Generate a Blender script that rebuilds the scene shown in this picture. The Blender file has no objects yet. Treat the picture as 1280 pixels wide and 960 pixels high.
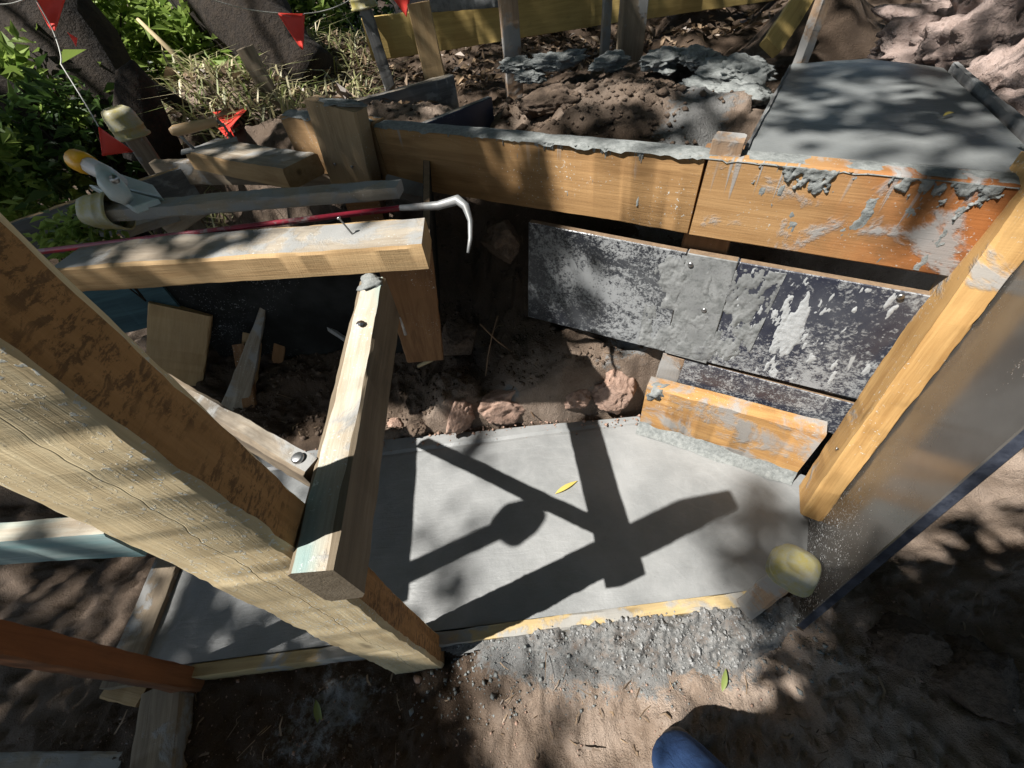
import bpy, bmesh, math, random
import numpy as np
from mathutils import Vector, Matrix

random.seed(7); rng = np.random.default_rng(7)
S = bpy.context.scene
col = S.collection

# ------------------------------------------------------------------ camera
H = 1.05                       # lens height above the lower wet slab (z = 0)
FPX, CX, CY = 520.0, 640.0, 480.0
NAD = (700.0, 940.0)           # image point of the straight-down direction
_d = Vector((NAD[0]-CX, NAD[1]-CY, FPX)).normalized()
_up = -_d
_fw = (Vector((0, 0, 1)) - _up*_up.z).normalized()
_rt = _fw.cross(_up)
RM = Matrix((_rt, _fw, _up))   # photo-camera axes -> world
CAM = Vector((0, 0, H))
cd = bpy.data.cameras.new('camera'); cam = bpy.data.objects.new('camera', cd); col.objects.link(cam)
cr, cdn, cf = RM.col[0], RM.col[1], RM.col[2]
cam.matrix_world = Matrix(((cr.x, -cdn.x, -cf.x, 0), (cr.y, -cdn.y, -cf.y, 0), (cr.z, -cdn.z, -cf.z, H), (0, 0, 0, 1)))
cd.sensor_width = 36; cd.lens = 36*FPX/1280; cd.clip_start = .01; cd.clip_end = 500
S.camera = cam

def ray(x, y): return RM @ Vector((x-CX, y-CY, FPX))
def at(x, y, z=0.0):
    r = ray(x, y); return CAM + r*((z-H)/r.z)
def onp(x, y, p, n):
    r = ray(x, y); n = Vector(n); return CAM + r*((Vector(p)-CAM).dot(n)/r.dot(n))
def atd(x, y, dist):
    r = ray(x, y); return CAM + r*(dist/math.hypot(r.x, r.y))
def atxy(x, y, p):
    """point above p (same ground spot) nearest to the line of sight of a pixel"""
    r = ray(x, y); t = (p[0]*r.x+p[1]*r.y)/(r.x*r.x+r.y*r.y); return Vector((p[0], p[1], H+r.z*t))

# ------------------------------------------------------------------ light
SUN_EL, SUN_AZ = math.radians(55), math.radians(198)     # where the sun stands (math angle in x, y)
SD = Vector((math.cos(SUN_EL)*math.cos(SUN_AZ), math.cos(SUN_EL)*math.sin(SUN_AZ), math.sin(SUN_EL)))
W = bpy.data.worlds.new('World'); S.world = W; W.use_nodes = True
wn = W.node_tree.nodes; sky = wn.new('ShaderNodeTexSky'); sky.sky_type = 'NISHITA'; sky.sun_disc = False
sky.sun_elevation = SUN_EL; sky.sun_rotation = math.radians(90)-SUN_AZ
W.node_tree.links.new(sky.outputs[0], wn['Background'].inputs[0]); wn['Background'].inputs[1].default_value = .065
sl = bpy.data.lights.new('sun', 'SUN'); sl.energy = 5; sl.angle = math.radians(.53); sl.color = (1, .965, .92)
so = bpy.data.objects.new('sun', sl); col.objects.link(so)
so.rotation_euler = (-SD).to_track_quat('-Z', 'Y').to_euler(); so.location = SD*20
S.view_settings.view_transform = 'Standard'; S.view_settings.look = 'None'
S.view_settings.exposure = 1.1; S.view_settings.gamma = 1; S.view_settings.use_curve_mapping = False
S.render.engine = 'CYCLES'

# ------------------------------------------------------------------ numpy noise
def _h(ix, iy, iz, s):
    n = (ix*374761393 + iy*668265263 + iz*1274126177 + s*951274213) & 0x7fffffff
    n = ((n ^ (n >> 13))*1274126177) & 0x7fffffff
    return ((n ^ (n >> 16)) & 0xffff)/65535.0
def vnoise(x, y, z=0.0, s=0):
    x = np.asarray(x, float); y = np.asarray(y, float); z = np.zeros_like(x)+z
    ix, iy, iz = (np.floor(a).astype(np.int64) for a in (x, y, z))
    fx, fy, fz = x-ix, y-iy, z-iz
    fx, fy, fz = (f*f*(3-2*f) for f in (fx, fy, fz))
    r = 0
    for dx in (0, 1):
        for dy in (0, 1):
            for dz in (0, 1):
                r = r + _h(ix+dx, iy+dy, iz+dz, s)*(fx if dx else 1-fx)*(fy if dy else 1-fy)*(fz if dz else 1-fz)
    return r*2-1
def fbm(x, y, z=0.0, s=0, o=4, g=.5):
    r = 0; a = 1
    for i in range(o):
        r = r + a*vnoise(np.asarray(x)*2**i, np.asarray(y)*2**i, np.asarray(z)*2**i, s+i); a *= g
    return r
def sst(a, b, x):
    t = np.clip((x-a)/(b-a), 0, 1); return t*t*(3-2*t)

# ------------------------------------------------------------------ material helper
class NT:
    def __init__(s, name):
        s.m = bpy.data.materials.new(name); s.m.use_nodes = True; s.t = s.m.node_tree
        s.b = s.t.nodes['Principled BSDF']; s.tc = s.t.nodes.new('ShaderNodeTexCoord'); s.out = s.t.nodes['Material Output']
        oi = s.t.nodes.new('ShaderNodeObjectInfo'); s.rand = oi.outputs['Random']
        add = s.t.nodes.new('ShaderNodeVectorMath'); add.operation = 'MULTIPLY_ADD'
        cmb = s.t.nodes.new('ShaderNodeCombineXYZ')
        for i in range(3): s.t.links.new(s.rand, cmb.inputs[i])
        s.t.links.new(cmb.outputs[0], add.inputs[0]); add.inputs[1].default_value = (17, 23, 31); s.t.links.new(s.tc.outputs['Object'], add.inputs[2])
        s.co = add.outputs[0]; s.raw = s.tc.outputs['Object']
    def L(s, a, b):
        s.t.links.new(a, b)
    def v(s, sock, val):
        if hasattr(val, 'links') or hasattr(val, 'is_linked'): s.L(val, sock)
        else: sock.default_value = val
    def scale(s, vec, sc):
        n = s.t.nodes.new('ShaderNodeVectorMath'); n.operation = 'MULTIPLY'; s.L(vec, n.inputs[0]); n.inputs[1].default_value = sc; return n.outputs[0]
    def noise(s, sc=(1, 1, 1), scale=5, detail=5, rough=.55, dist=0.0, raw=False):
        n = s.t.nodes.new('ShaderNodeTexNoise'); s.L(s.scale(s.raw if raw else s.co, sc), n.inputs['Vector'])
        n.inputs['Scale'].default_value = scale; n.inputs['Detail'].default_value = detail; n.inputs['Roughness'].default_value = rough; n.inputs['Distortion'].default_value = dist
        return n.outputs['Fac']
    def voro(s, sc=(1, 1, 1), scale=5, feat='F1'):
        n = s.t.nodes.new('ShaderNodeTexVoronoi'); n.feature = feat; s.L(s.scale(s.co, sc), n.inputs['Vector']); n.inputs['Scale'].default_value = scale
        return n.outputs['Distance']
    def ramp(s, f, a, b, lo=0.0, hi=1.0):
        n = s.t.nodes.new('ShaderNodeMapRange'); n.interpolation_type = 'SMOOTHSTEP'; s.L(f, n.inputs[0])
        for i, k in enumerate((a, b, lo, hi)): n.inputs[i+1].default_value = k
        return n.outputs[0]
    def math(s, op, a, b=0.0):
        n = s.t.nodes.new('ShaderNodeMath'); n.operation = op; s.v(n.inputs[0], a); s.v(n.inputs[1], b); n.use_clamp = False; return n.outputs[0]
    def mix(s, f, a, b):
        n = s.t.nodes.new('ShaderNodeMix'); n.data_type = 'RGBA'; s.v(n.inputs[0], f)
        for k, q in ((6, a), (7, b)):
            if isinstance(q, tuple): n.inputs[k].default_value = (*q[:3], 1)
            else: s.L(q, n.inputs[k])
        return n.outputs[2]
    def sep(s, vec):
        n = s.t.nodes.new('ShaderNodeSeparateXYZ'); s.L(vec, n.inputs[0]); return n.outputs
    def attr(s, name):
        n = s.t.nodes.new('ShaderNodeAttribute'); n.attribute_name = name; return n.outputs['Fac']
    def bump(s, h, st=.5, d=.004, prev=None):
        n = s.t.nodes.new('ShaderNodeBump'); n.inputs['Strength'].default_value = st; n.inputs['Distance'].default_value = d; s.L(h, n.inputs['Height'])
        if prev: s.L(prev, n.inputs['Normal'])
        return n.outputs[0]
    def done(s, colour, rough=.8, normal=None, spec=.4, metal=0.0):
        b = s.b
        if isinstance(colour, tuple): b.inputs['Base Color'].default_value = (*colour[:3], 1)
        else: s.L(colour, b.inputs['Base Color'])
        s.v(b.inputs['Roughness'], rough); b.inputs['Specular IOR Level'].default_value = spec; b.inputs['Metallic'].default_value = metal
        if normal: s.L(normal, b.inputs['Normal'])
        return s.m

CEM = (.25, .255, .25)
def wood(name, light, dark, splat=.0, grime=.0, drips=0.0, grad=None, teal=0.0, crust=0.0, saw=.35, black=0.0, crack=0):
    """rough-sawn timber, grain along local X; splat = thrown cement specks, drips = cement runs from local +Z edge"""
    n = NT(name)
    g1 = n.noise((1.2, 14, 14), 4, 6, .6, .6); g2 = n.noise((2, 60, 60), 6, 4, .6); big = n.noise((1.5, 2.5, 2.5), 2.2, 3)
    c = n.mix(n.ramp(g1, .3, .72), dark, light)
    c = n.mix(n.ramp(g2, .35, .8, 0, .35), c, tuple(k*.55 for k in dark))
    c = n.mix(n.ramp(big, .35, .7, 0, .45), c, tuple(k*1.15 for k in light))
    if grad:
        xx = n.math('ADD', n.sep(n.raw)[0], n.math('MULTIPLY', n.noise((1, 1, 1), 14, 4), .16)); c = n.mix(n.ramp(xx, -.05, .26), c, n.mix(n.ramp(n.noise((1, 1.5, 1.5), 16, 5, .6), .35, .65), grad, tuple(q*.45 for q in grad)))
    # knots
    kd = n.voro((2.2, 8, 8), 1.3); c = n.mix(n.ramp(kd, .03, .12, .7, 0), c, tuple(k*.4 for k in dark))
    sawm = n.noise((70, 2, 2), 7, 4, .7)
    h = n.math('ADD', n.math('MULTIPLY', g2, .6), n.math('MULTIPLY', sawm, saw))
    if black > 0:
        bm_ = n.math('MULTIPLY', n.ramp(n.noise((34, 16, 16), 5, 6, .78, .4), .48, .56), n.ramp(n.noise((1.5, 3, 3), 5, 4, .6), .38, .54))
        c = n.mix(n.math('MULTIPLY', bm_, black), c, (.018, .013, .01))
    if grime > 0:
        c = n.mix(n.ramp(n.noise((1, 2, 2), 3.5, 6, .65), .62-.3*grime, .75, 0, .8), c, (.05, .042, .034))
    if teal > 0:
        c = n.mix(n.ramp(n.noise((1, 5, 5), 3, 4), .55-.25*teal, .75, 0, .75), c, (.12, .27, .28))
    if crack:
        yy = n.sep(n.raw)[crack-1]; wv = n.noise((2.2, 0, 0), 1.5, 4, .6, raw=True); ln_ = n.math('ABSOLUTE', n.math('SUBTRACT', yy, n.math('MULTIPLY', n.math('SUBTRACT', wv, .42), .09)))
        k = n.ramp(ln_, .0002, .0009, 1, 0); c = n.mix(n.math('MULTIPLY', k, .55), c, (.05, .03, .015)); h = n.math('SUBTRACT', h, n.math('MULTIPLY', k, 2.0))
        k2 = n.ramp(n.noise((.35, 3.0, 3.0), 6, 3, .5, 2.0), .4, .6, 0, .35); c = n.mix(k2, c, tuple(q*.62 for q in dark))
    rough = .82
    if splat > 0:
        a = n.ramp(n.noise((2, 2, 2), 105, 3, .6), .66-.07*splat, .70-.06*splat); b = n.ramp(n.noise((1, 1.4, 1.4), 6, 4, .6), .48-.1*splat, .66)
        sp = n.math('MULTIPLY', a, b); c = n.mix(sp, c, (.50, .53, .50)); h = n.math('ADD', h, n.math('MULTIPLY', sp, .5))
    if crust > 0:
        k = n.ramp(n.noise((1, 1, 1), 7, 7, .62, .4), .60-.25*crust, .66-.2*crust); c = n.mix(n.math('MULTIPLY', k, .85), c, CEM)
        h = n.math('ADD', h, n.math('MULTIPLY', k, 1.2))
    if drips > 0:
        z = n.sep(n.raw)[2]
        st = n.noise((95, 20, 1.5), 1.0, 3, .5, .35); pt = n.noise((6, 6, 1), 1.0, 3, .6); fall = n.ramp(z, -.075, .075, .22, 0)
        k = n.math('MULTIPLY', n.ramp(n.math('SUBTRACT', st, fall), .60-.06*drips, .66-.05*drips), n.ramp(pt, .62-.2*drips, .75-.2*drips))
        c = n.mix(n.math('MULTIPLY', k, .8), c, CEM); h = n.math('ADD', h, n.math('MULTIPLY', k, .6))
    return n.done(c, rough, n.bump(h, .4, .0025), .25)

def film_ply(name, smear=.5, base=(.012, .014, .02), rgh=.32, speck=.4, streak=.3, low=0, spec=.5, hi=(.40, .41, .41)):
    n = NT(name)
    big = n.noise((1, 1, 1), 4.5, 4, .6, .6); fine = n.noise((1, 1, 1), 210, 5, .75); mid = n.noise((1, 1, 1), 75, 7, .75, .4)
    t = n.math('ADD', n.math('ADD', n.math('MULTIPLY', fine, .55), n.math('MULTIPLY', mid, .65)), n.math('MULTIPLY', big, .62))
    m1 = n.ramp(t, 1.10-.3*smear, 1.24-.3*smear, 0, .75)
    film = n.ramp(n.noise((1, 1, 1), 7, 5, .6), .35, .75, 0, .22*smear)
    sm = n.math('MULTIPLY', n.ramp(n.noise((20, 4, 20), 1.3, 5, .6, .5), .60, .64), n.ramp(n.noise((1, 1, 1), 5.5, 3), .56-.12*streak, .60-.12*streak))
    m2 = n.math('MULTIPLY', sm, .95*(streak > 0))
    sp = n.ramp(n.voro((1, 1, 1), 130), .10, .2, speck, 0); sp = n.math('MULTIPLY', sp, n.ramp(big, .45, .65))
    k = n.math('MAXIMUM', n.math('MAXIMUM', n.math('MAXIMUM', m1, film), m2), sp)
    if low:
        yy = n.sep(n.raw)[1]; fall = n.ramp(yy, -.12, .40, 0, 1)
        for sc_, th in ((60, .22), (170, .30)):
            d_ = n.ramp(n.math('SUBTRACT', n.voro((1, 1.6, 1), sc_), n.math('MULTIPLY', fall, th)), -.02, .03, 1, 0); k = n.math('MAXIMUM', k, n.math('MULTIPLY', d_, n.ramp(n.noise((1, 1, 1), 25, 4, .7), .40, .5)))
    c = n.mix(k, base, n.mix(n.noise((1, 1, 1), 12, 4), (.24, .25, .25), hi))
    return n.done(c, n.ramp(k, 0, 1, rgh, .8), n.bump(k, .4, .0015), spec)

def simple(name, a, b, scale=30, rough=.6, bump=.2, metal=0.0, spec=.4, dirt=0.0, dcol=(.12, .1, .08), bd=.002):
    n = NT(name); f = n.noise((1, 1, 1), scale, 6, .62); f2 = n.noise((1, 1, 1), scale*4.3, 5, .65)
    k = n.math('ADD', n.math('MULTIPLY', f, .65), n.math('MULTIPLY', f2, .35))
    c = n.mix(n.ramp(k, .3, .7), a, b)
    if dirt: c = n.mix(n.ramp(n.math('ADD', n.math('MULTIPLY', n.noise((1, 1, 1), scale*.5, 6, .65), .7), n.math('MULTIPLY', f2, .3)), .62-.25*dirt, .70), c, dcol)
    return n.done(c, rough, n.bump(k, bump, bd), spec, metal)

M = {}
M['beam'] = wood('honey_pine_form', (.34, .20, .085), (.21, .115, .045), drips=.7, splat=.3)
M['beam_wet'] = wood('wet_orange_pine', (.36, .215, .095), (.24, .13, .05), drips=.9, splat=.4, crust=.2, grad=(.30, .11, .032))
M['stub'] = wood('pine_stub', (.34, .21, .10), (.22, .13, .06), drips=.5, splat=.2)
M['cleat'] = wood('pine_cleat', (.33, .24, .14), (.24, .165, .09), splat=.3, saw=.6)
M['post_pine'] = wood('treated_pine_post', (.64, .53, .33), (.47, .35, .19), splat=1.1, saw=.2, crack=2)
M['post_dark'] = wood('sawn_brown_face', (.38, .205, .08), (.25, .125, .042), black=.6, saw=.9)
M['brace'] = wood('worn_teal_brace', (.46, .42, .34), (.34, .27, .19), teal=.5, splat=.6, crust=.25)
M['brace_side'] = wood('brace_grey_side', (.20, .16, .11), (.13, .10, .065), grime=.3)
M['weather'] = wood('weathered_plank', (.34, .30, .24), (.20, .16, .115), crust=.58, grime=.4, splat=.3)
M['fresh'] = wood('fresh_sawn', (.42, .29, .15), (.30, .19, .09), grime=.12, saw=.7)
M['stud'] = wood('orange_stud', (.44, .27, .105), (.30, .165, .055), splat=.3, crust=.1)
M['lower'] = wood('smeared_board', (.42, .24, .09), (.26, .13, .045), crust=.62, splat=.5)
M['edge'] = wood('form_edge', (.42, .32, .16), (.28, .20, .10), crust=.45, grime=.15)
M['yellow'] = wood('treated_yellow_board', (.50, .36, .13), (.36, .25, .085), grime=.1, saw=.5)
M['stake'] = wood('grey_stake', (.25, .20, .14), (.15, .115, .08), grime=.25, crust=.1)
M['stake_cem'] = wood('cement_splashed_stake', (.34, .24, .16), (.20, .13, .08), crust=.5, splat=.4)
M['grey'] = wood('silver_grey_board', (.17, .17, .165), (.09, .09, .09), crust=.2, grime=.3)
M['brown'] = wood('brown_board', (.24, .13, .06), (.14, .07, .03), splat=.3)
M['redbrown'] = wood('red_brown_beam', (.21, .085, .034), (.12, .045, .018), grime=.25)
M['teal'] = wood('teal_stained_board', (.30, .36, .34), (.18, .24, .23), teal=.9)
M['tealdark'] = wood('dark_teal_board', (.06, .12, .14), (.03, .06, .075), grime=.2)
M['ply'] = film_ply('film_faced_ply_smeared', .88, speck=.8, streak=.2)
M['ply2'] = film_ply('film_faced_ply_streaked', .74, (.016, .019, .034), speck=.9, streak=1.0, spec=.8)
M['ply_dark'] = film_ply('film_faced_ply_dark', .3, (.011, .011, .010), .8, 1.0, 0, 0, .08)
M['ply_gloss'] = film_ply('film_faced_ply_gloss', .22, (.07, .064, .056), .18, .3, 0, 1, .9, (.75, .76, .76))
M['ply_blue'] = film_ply('blue_black_ply', .3, (.012, .022, .05), .35, .5, 0)
M['plyedge'] = simple('ply_edge', (.012, .015, .024), (.05, .057, .075), 40, .45, .3)
M['plyedge_tan'] = simple('ply_edge_tan', (.22, .15, .09), (.12, .08, .05), 60, .8, .3)
M['jointstrip'] = simple('cement_coated_strip', (.11, .115, .112), (.28, .285, .28), 38, .9, .7, spec=.1, dirt=.5, dcol=(.07, .072, .075))
M['crust'] = simple('cement_crust', (.11, .12, .115), (.24, .25, .24), 90, .85, 1.0, bd=.003)
M['spill'] = simple('spilled_cement', (.05, .05, .047), (.24, .24, .23), 95, .7, 1.0, dirt=.7, dcol=(.10, .07, .05), bd=.006)
M['aggregate'] = simple('aggregate_grains', (.05, .05, .048), (.34, .34, .33), 160, .8, .3)
M['smear'] = simple('pale_cement_smear', (.28, .29, .29), (.40, .41, .41), 90, .8, .5)
M['steel'] = simple('steel', (.17, .18, .18), (.26, .26, .255), 60, .5, .3, .3, dirt=.5, dcol=(.12, .10, .085))
M['nail'] = simple('nail_steel', (.3, .3, .3), (.42, .42, .42), 60, .4, .1, 1.0)
M['redpaint'] = simple('red_paint', (.26, .018, .035), (.17, .012, .025), 30, .4, .1, dirt=.45, dcol=(.3, .3, .28))
M['cap'] = simple('yellow_plastic', (.34, .28, .06), (.28, .25, .11), 40, .5, .4, dirt=1.0, dcol=(.33, .325, .27))
M['orange'] = simple('orange_plastic', (.85, .42, .02), (.75, .36, .02), 20, .35, .05)
M['clampgrey'] = simple('clamp_grey', (.33, .42, .41), (.45, .47, .45), 30, .4, .1, dirt=.3, dcol=(.5, .5, .47))
M['white'] = simple('white_plastic', (.7, .66, .64), (.6, .55, .53), 20, .45, .1)
M['flag'] = simple('red_flag', (.78, .06, .04), (.68, .05, .035), 20, .5, .1)
M['string'] = simple('pale_string', (.5, .5, .46), (.4, .4, .36), 80, .8, .1)
M['handle'] = simple('varnished_handle', (.50, .34, .18), (.40, .26, .13), 12, .45, .1)
M['rock'] = simple('soil_rock', (.20, .125, .09), (.38, .26, .20), 45, .95, 1.0, dirt=.35, dcol=(.09, .055, .04), bd=.006)
M['clod'] = simple('dark_clod', (.055, .037, .026), (.14, .10, .07), 60, .95, 1.0, bd=.008)
M['boulder'] = simple('pink_grey_rock', (.20, .145, .12), (.46, .36, .32), 16, .85, 1.0, dirt=.6, dcol=(.07, .052, .038), bd=.03)
M['bark'] = simple('dark_bark', (.009, .006, .004), (.032, .022, .014), 30, .95, 1, bd=.02)
M['root'] = simple('root', (.24, .15, .09), (.14, .09, .05), 40, .9, .3)
M['straw'] = simple('dry_straw', (.46, .38, .22), (.32, .24, .13), 30, .8, .1)
M['glass_bag'] = simple('clear_bag', (.55, .55, .55), (.75, .75, .75), 30, .15, .6, spec=.8)

def leafmat(name, a, b, tr=.45):
    n = NT(name); at_ = n.attr('tone'); c = n.mix(at_, a, b)
    n.done(c, .45, None, .4)
    tb = n.t.nodes.new('ShaderNodeBsdfTranslucent'); n.L(c, tb.inputs[0]); mx = n.t.nodes.new('ShaderNodeMixShader'); mx.inputs[0].default_value = tr
    n.L(n.b.outputs[0], mx.inputs[1]); n.L(tb.outputs[0], mx.inputs[2]); n.L(mx.outputs[0], n.out.inputs[0]); return n.m
M['leaf'] = leafmat('green_leaf', (.10, .17, .03), (.32, .42, .10))
M['leaf2'] = leafmat('dark_green_leaf', (.03, .065, .016), (.09, .16, .035))
M['grass'] = leafmat('dry_grass', (.16, .20, .05), (.52, .45, .28), .25)
M['litter'] = leafmat('leaf_litter', (.05, .032, .02), (.30, .21, .13), .1)
M['yleaf'] = leafmat('yellow_leaf', (.55, .42, .10), (.6, .5, .14), .3)
M['gleaf'] = leafmat('fallen_green_leaf', (.17, .22, .06), (.24, .29, .09), .3)

def concrete(name, wet=0.0):
    n = NT(name)
    a = n.noise((1, 1, 1), 5, 6, .6); f = n.noise((1, 1, 1), 130, 4, .7); tr = n.noise((1.0, 6, 1), 7, 5, .65, 2.2)
    c = n.mix(n.ramp(a, .3, .7), (.172, .177, .174), (.25, .253, .247))
    c = n.mix(n.ramp(n.noise((1, 1, 1), 3.1, 6, .65, .6), .45, .7, 0, .7), c, (.145, .15, .148)); c = n.mix(n.ramp(n.noise((1, 1, 1), 300, 4, .75), .55, .75, 0, .35), c, (.30, .30, .29))
    c = n.mix(n.ramp(n.voro((1, 1, 1), 55), .03, .07, .5, 0), c, (.09, .09, .088))
    wv = n.t.nodes.new('ShaderNodeTexWave'); wv.wave_type = 'RINGS'; wv.rings_direction = 'SPHERICAL'; wv.inputs['Scale'].default_value = 9; wv.inputs['Distortion'].default_value = 5; wv.inputs['Detail'].default_value = 3; wv.inputs['Detail Scale'].default_value = 1.5; n.L(n.scale(n.raw, (1, 1, 0)), wv.inputs['Vector'])
    arc = n.math('MULTIPLY', n.math('POWER', wv.outputs['Fac'], 10.0), n.ramp(n.noise((1, 1, 1), 6, 3), .45, .6)); c = n.mix(n.math('MULTIPLY', arc, .10), c, (.33, .33, .32))
    h = n.math('ADD', n.math('ADD', n.math('MULTIPLY', f, .35), n.math('MULTIPLY', tr, .55)), n.math('MULTIPLY', arc, .10))
    if wet: c = n.mix(wet, c, (.085, .095, .092))
    return n.done(c, n.ramp(n.noise((1, 1, 1), 3.1, 6, .65, .6), .4, .7, .5, .3), n.bump(h, .5, .004), .5)
M['slab'] = concrete('fresh_concrete'); M['slab_up'] = concrete('fresh_concrete_damp', .5)

def ground_mat():
    n = NT('soil'); cem = n.attr('cement'); lit = n.attr('dry')  # 'dry' carries soil dryness plus shade put into the soil colour
    a = n.noise((1, 1, 1), 6, 8, .65); f = n.noise((1, 1, 1), 60, 6, .7); g = n.noise((1, 1, 1), 240, 4, .7)
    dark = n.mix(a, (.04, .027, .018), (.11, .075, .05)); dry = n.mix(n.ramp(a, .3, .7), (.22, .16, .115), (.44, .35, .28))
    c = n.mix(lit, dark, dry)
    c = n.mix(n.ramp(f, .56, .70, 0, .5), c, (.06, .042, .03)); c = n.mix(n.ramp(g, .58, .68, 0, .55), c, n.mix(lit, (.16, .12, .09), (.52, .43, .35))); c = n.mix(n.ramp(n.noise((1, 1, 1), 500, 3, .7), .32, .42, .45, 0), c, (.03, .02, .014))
    k = n.ramp(n.math('ADD', cem, n.math('MULTIPLY', n.math('SUBTRACT', n.math('ADD', n.math('MULTIPLY', a, .7), n.math('MULTIPLY', f, .6)), .65), 1.5)), .42, .62)
    c = n.mix(n.math('MULTIPLY', k, .9), c, n.mix(f, (.085, .088, .085), (.27, .275, .27)))
    h = n.math('ADD', n.math('MULTIPLY', f, 1.0), n.math('MULTIPLY', g, .6))
    nb = n.bump(h, .85, .011); return n.done(c, n.ramp(k, 0, 1, .95, .7), nb, .25)
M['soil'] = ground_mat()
def jean():
    n = NT('denim'); w = n.noise((1, 1, 1), 900, 2); c = n.mix(w, (.010, .026, .075), (.024, .055, .14)); c = n.mix(n.ramp(n.noise((1, 1, 1), 7, 3), .4, .7, 0, .5), c, (.045, .10, .22))
    return n.done(c, .9, n.bump(n.math('ADD', n.math('MULTIPLY', w, .1), n.noise((1, 1, .35), 28, 3, .5, .8)), .8, .010), .2)
M['denim'] = jean()
M['boot'] = simple('black_rubber', (.012, .011, .011), (.025, .022, .02), 40, .6, .2)
M['shirt'] = simple('dark_shirt', (.05, .055, .06), (.07, .075, .08), 60, .9, .2)
M['skin'] = simple('skin', (.42, .25, .18), (.48, .30, .22), 20, .5, .1)
M['phone'] = simple('phone_black', (.02, .02, .02), (.03, .03, .03), 20, .2, 0)
M['hair'] = simple('brown_hair', (.03, .02, .013), (.05, .035, .02), 60, .6, .3)

# ------------------------------------------------------------------ object helpers
def mesh(name, verts, faces, mat, parent=None, smooth=True, mw=None):
    me = bpy.data.meshes.new(name); me.from_pydata([tuple(v) for v in verts], [], faces)
    if smooth: me.polygons.foreach_set('use_smooth', [True]*len(me.polygons))
    for m in (mat if isinstance(mat, list) else [mat]): me.materials.append(m)
    o = bpy.data.objects.new(name, me); col.objects.link(o)
    if mw is not None: o.matrix_world = mw
    if parent: child(o, parent)
    return o
def child(o, p):
    bpy.context.view_layer.update() if False else None
    o.parent = p; o.matrix_parent_inverse = Matrix.Translation(p.location).inverted() if p.type == 'EMPTY' else p.matrix_basis.inverted()
def tag(o, label, cat, group=None):
    o['label'] = label; o['category'] = cat
    if group: o['group'] = group
    return o
def struct(o, kind='structure'): o['kind'] = kind; return o
def root(name, label, cat, loc, group=None):
    o = bpy.data.objects.new(name, None); col.objects.link(o); o.location = loc; o.empty_display_size = .05
    return tag(o, label, cat, group)

def frame(p0, p1, side):
    X = (Vector(p1)-Vector(p0)); ln = X.length; X.normalize(); Y = Vector(side); Y = (Y-X*Y.dot(X)).normalized(); Z = X.cross(Y)
    c = (Vector(p0)+Vector(p1))/2
    return Matrix(((X.x, Y.x, Z.x, c.x), (X.y, Y.y, Z.y, c.y), (X.z, Y.z, Z.z, c.z), (0, 0, 0, 1))), ln
_tc = [0]
def timber(name, p0, p1, side, w, t, mat, parent=None, ch=.003, wob=.0025, cut=(0, 0), taper=None, seg=None, facemat=None):
    """a sawn timber from p0 to p1 (centre line), w wide along `side`, t thick; cut = end slants (x shift per half width);
    taper=(w1,t1) scale at far end; facemat = {face 0..3 (+Y,+Z,-Y,-Z): material}"""
    mw, ln = frame(p0, p1, side); _tc[0] += 1; sd = _tc[0]
    n = seg or max(6, min(120, int(ln/.011))); a, b = w/2, t/2
    ring = [(a, -b+ch), (a, b-ch), (a-ch, b), (-a+ch, b), (-a, b-ch), (-a, -b+ch), (-a+ch, -b), (a-ch, -b)]
    U = np.repeat(np.linspace(0, 1, n+1), 8); X = (U-.5)*ln; RY = np.tile([q[0] for q in ring], n+1); RZ = np.tile([q[1] for q in ring], n+1); KI = np.tile(np.arange(8), n+1)
    sw = 1+(taper[0]-1)*U if taper else 1; st = 1+(taper[1]-1)*U if taper else 1
    DY = vnoise(X*5, KI//2*3.7, sd*1.3, 5)*wob + vnoise(X*31, KI*1.7, sd, 6)*wob*.45 + vnoise(X*90, KI*1.7, sd, 16)*wob*.25
    DZ = vnoise(X*5, KI//2*3.7+50, sd*1.3, 7)*wob + vnoise(X*31, KI*1.7+50, sd, 8)*wob*.45 + vnoise(X*90, KI*1.7+50, sd, 18)*wob*.25
    XX = X+np.where(U == 0, cut[0]*RY, 0)+np.where(U == 1, cut[1]*RY, 0)+np.where((U == 0) | (U == 1), vnoise(RY*40, RZ*40, sd, 3)*.002, 0)
    V = np.column_stack([XX, RY*sw+DY, RZ*st+DZ]).tolist()
    F = []; mi = []
    mats = [mat]; idx = {}
    for k, m in (facemat or {}).items(): mats.append(m); idx[k] = len(mats)-1
    for i in range(n):
        for k in range(8):
            j = (k+1) % 8; F.append((i*8+k, i*8+j, (i+1)*8+j, (i+1)*8+k))
            mi.append(idx.get(k//2, 0) if k % 2 == 0 else 0)
    F.append(tuple(range(7, -1, -1))); mi.append(0); F.append(tuple(n*8+k for k in range(8))); mi.append(0)
    o = mesh(name, V, F, mats, parent, True, mw)
    for p, m in zip(o.data.polygons, mi): p.material_index = m
    o.data.set_sharp_from_angle(angle=math.radians(35))
    return o

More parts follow.
